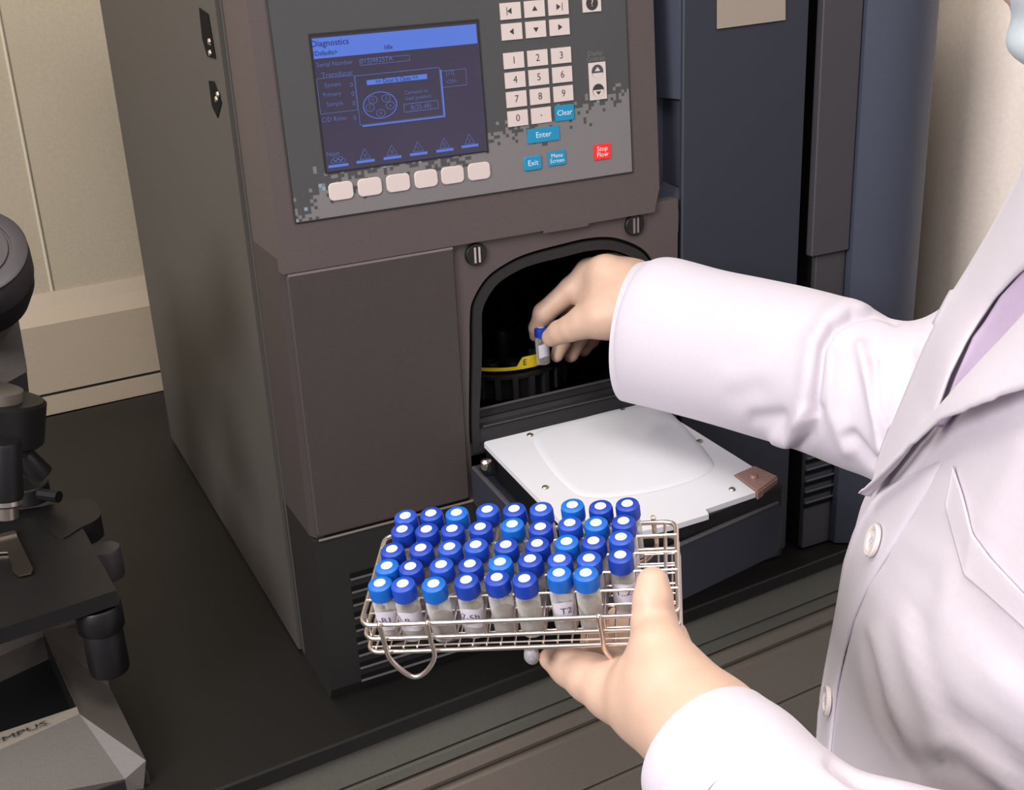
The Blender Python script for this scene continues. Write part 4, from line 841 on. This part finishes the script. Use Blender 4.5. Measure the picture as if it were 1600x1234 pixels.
bvh = BVHTree.FromPolygons([tuple(v) for v in V], ft)
CTR = np.array([c0[0], c0[1]])
def hit(x, y, o=0.):
    r = ray(x, y); h = bvh.ray_cast(Vector(CAM), Vector(r))
    if h[0] is None:
        h = bvh.find_nearest(Vector(at(x, y, .80)))
        p = np.array(h[0]); d = (p-CAM)@r; return CAM+r*d-r*o
    p = np.array(h[0]); n = np.array(h[1]); n = n if n@r < 0 else -n
    return p+n*o*.5-r*o*.5
def patch(A, Bq, oa, ob, nm, m='coat', nu=60, nv=14, thick=.0016, label=None, bulge=0., par=None):
    def res(P, n):
        P = np.array(P, float); s = np.r_[0, np.cumsum(np.linalg.norm(np.diff(P, axis=0), axis=1))]; t = np.linspace(0, s[-1], n); return np.column_stack([np.interp(t, s, P[:, 0]), np.interp(t, s, P[:, 1])])
    a, b_ = res(A, nu), res(Bq, nu); G = np.zeros((nv, nu, 3))
    for j in range(nv):
        s = j/(nv-1); oo = oa+(ob-oa)*s+bulge*math.sin(math.pi*s)
        for i in range(nu): p = a[i]*(1-s)+b_[i]*s; G[j, i] = hit(p[0], p[1], oo)
    # smooth distances so the cloth hangs evenly
    for _ in range(12):
        D = np.linalg.norm(G-CAM, axis=2); Dp = np.pad(D, 1, mode='edge'); Ds = (Dp[:-2, 1:-1]+Dp[2:, 1:-1]+Dp[1:-1, :-2]+Dp[1:-1, 2:])/4; G = CAM+(G-CAM)*(Ds/D)[..., None]
    q = MB(); q.add(G.reshape(-1, 3), grid_mesh(None, nu, nv), m)
    o = sub(q, nm, par or co, 'all', **({'label': label} if label else {})); md = o.modifiers.new('t', 'SOLIDIFY'); md.thickness = thick; md.offset = 0; return o
# lavender patch paints the shade on the coat between the lapels
patch([(1470, 668), (1500, 590), (1526, 530), (1545, 505), (1570, 465), (1602, 430), (1660, 380)], [(1480, 668), (1520, 620), (1590, 545), (1650, 480), (1700, 430)], .004, .004, 'lapel_shade', 'coat_shade', label='coat between the lapels, its shade painted lavender')
patch([(1371, 776), (1390, 702), (1430, 600), (1455, 540), (1495, 462), (1525, 415), (1561, 355), (1601, 280), (1640, 215)], [(1372, 782), (1422, 722), (1476, 659), (1500, 592), (1526, 540), (1545, 510), (1572, 470), (1602, 438), (1660, 385)], .010, .012, 'lapel', label='far lapel')
patch([(1372, 782), (1422, 728), (1476, 657), (1516, 610), (1581, 540), (1640, 475), (1720, 390)], [(1373, 785), (1402, 760), (1440, 722), (1505, 664), (1540, 651), (1602, 632), (1700, 604)], .014, .026, 'lapel', label='near lapel folded over the chest', bulge=.004)
patch([(1385, 765), (1364, 787), (1340, 826), (1323, 880), (1310, 960), (1293, 1050), (1281, 1120), (1278, 1172), (1272, 1260), (1268, 1400), (1264, 1590)], [(1490, 715), (1424, 822), (1387, 877), (1360, 920), (1340, 964), (1324, 1021), (1313, 1071), (1302, 1170), (1296, 1260), (1292, 1400), (1288, 1590)], .003, .003, 'front_placket', thick=.0025)
pk = patch([(1492, 728), (1505, 768), (1522, 832), (1549, 872), (1600, 925), (1680, 1000)], [(1478, 790), (1491, 838), (1508, 900), (1545, 930), (1600, 980), (1680, 1050)], .0025, .001, 'pocket_flap', thick=.0012)
for (x, y, r, sx) in [(1374, 847, .0105, 1.), (1302, 1096, .0100, 1.)]:
    P = hit(x, y, .006); h = bvh.find_nearest(Vector(P)); n = np.array(h[1]); n = n if n@(P-CAM) < 0 else -n
    n = un(n); u = un(np.cross(n, [0, 0, 1])); v = np.cross(n, u); k = MB(); k.lathe([(r*.96, 0), (r, .0010), (r, .0022), (r*.9, .0030), (r*.66, .0026), (r*.58, .0016), (.0004, .0016)], 'button', 30, lambda w_: tuple(P+u*w_[0]+v*w_[1]+n*w_[2]))
    for a in range(2): k.tube([P+n*.0022+u*(.0016*(1 if a else -1))-v*.002, P+n*.0026+u*(.0016*(1 if a else -1))+v*.002], .0005, 'coat', 6)
    sub(k, 'button', co, True)
# trousers and shoes out of view below
for s, nm in ((1, 'l'), (-1, 'r')):
    c_ = np.array([c0[0], c0[1]])+NB[:2]*s*.09; q = MB(); q.tube([(c_[0], c_[1], -.86), (c_[0], c_[1], -.6), (c_[0], c_[1], -.3)], [.05, .065, .085], 'trousers', 20); q.build('trouser_leg', PR, True)
    q = MB(); q.box((-.05, -.10, 0), (.05, .16, .055), 'shoe', frame_at((c_[0], c_[1], -.9), math.atan2(FB[1], FB[0])-math.pi/2), .02); q.build('shoe', PR, True)
for o in list(bpy.data.objects):
    if o.name.startswith('hidden'): bpy.data.objects.remove(o)
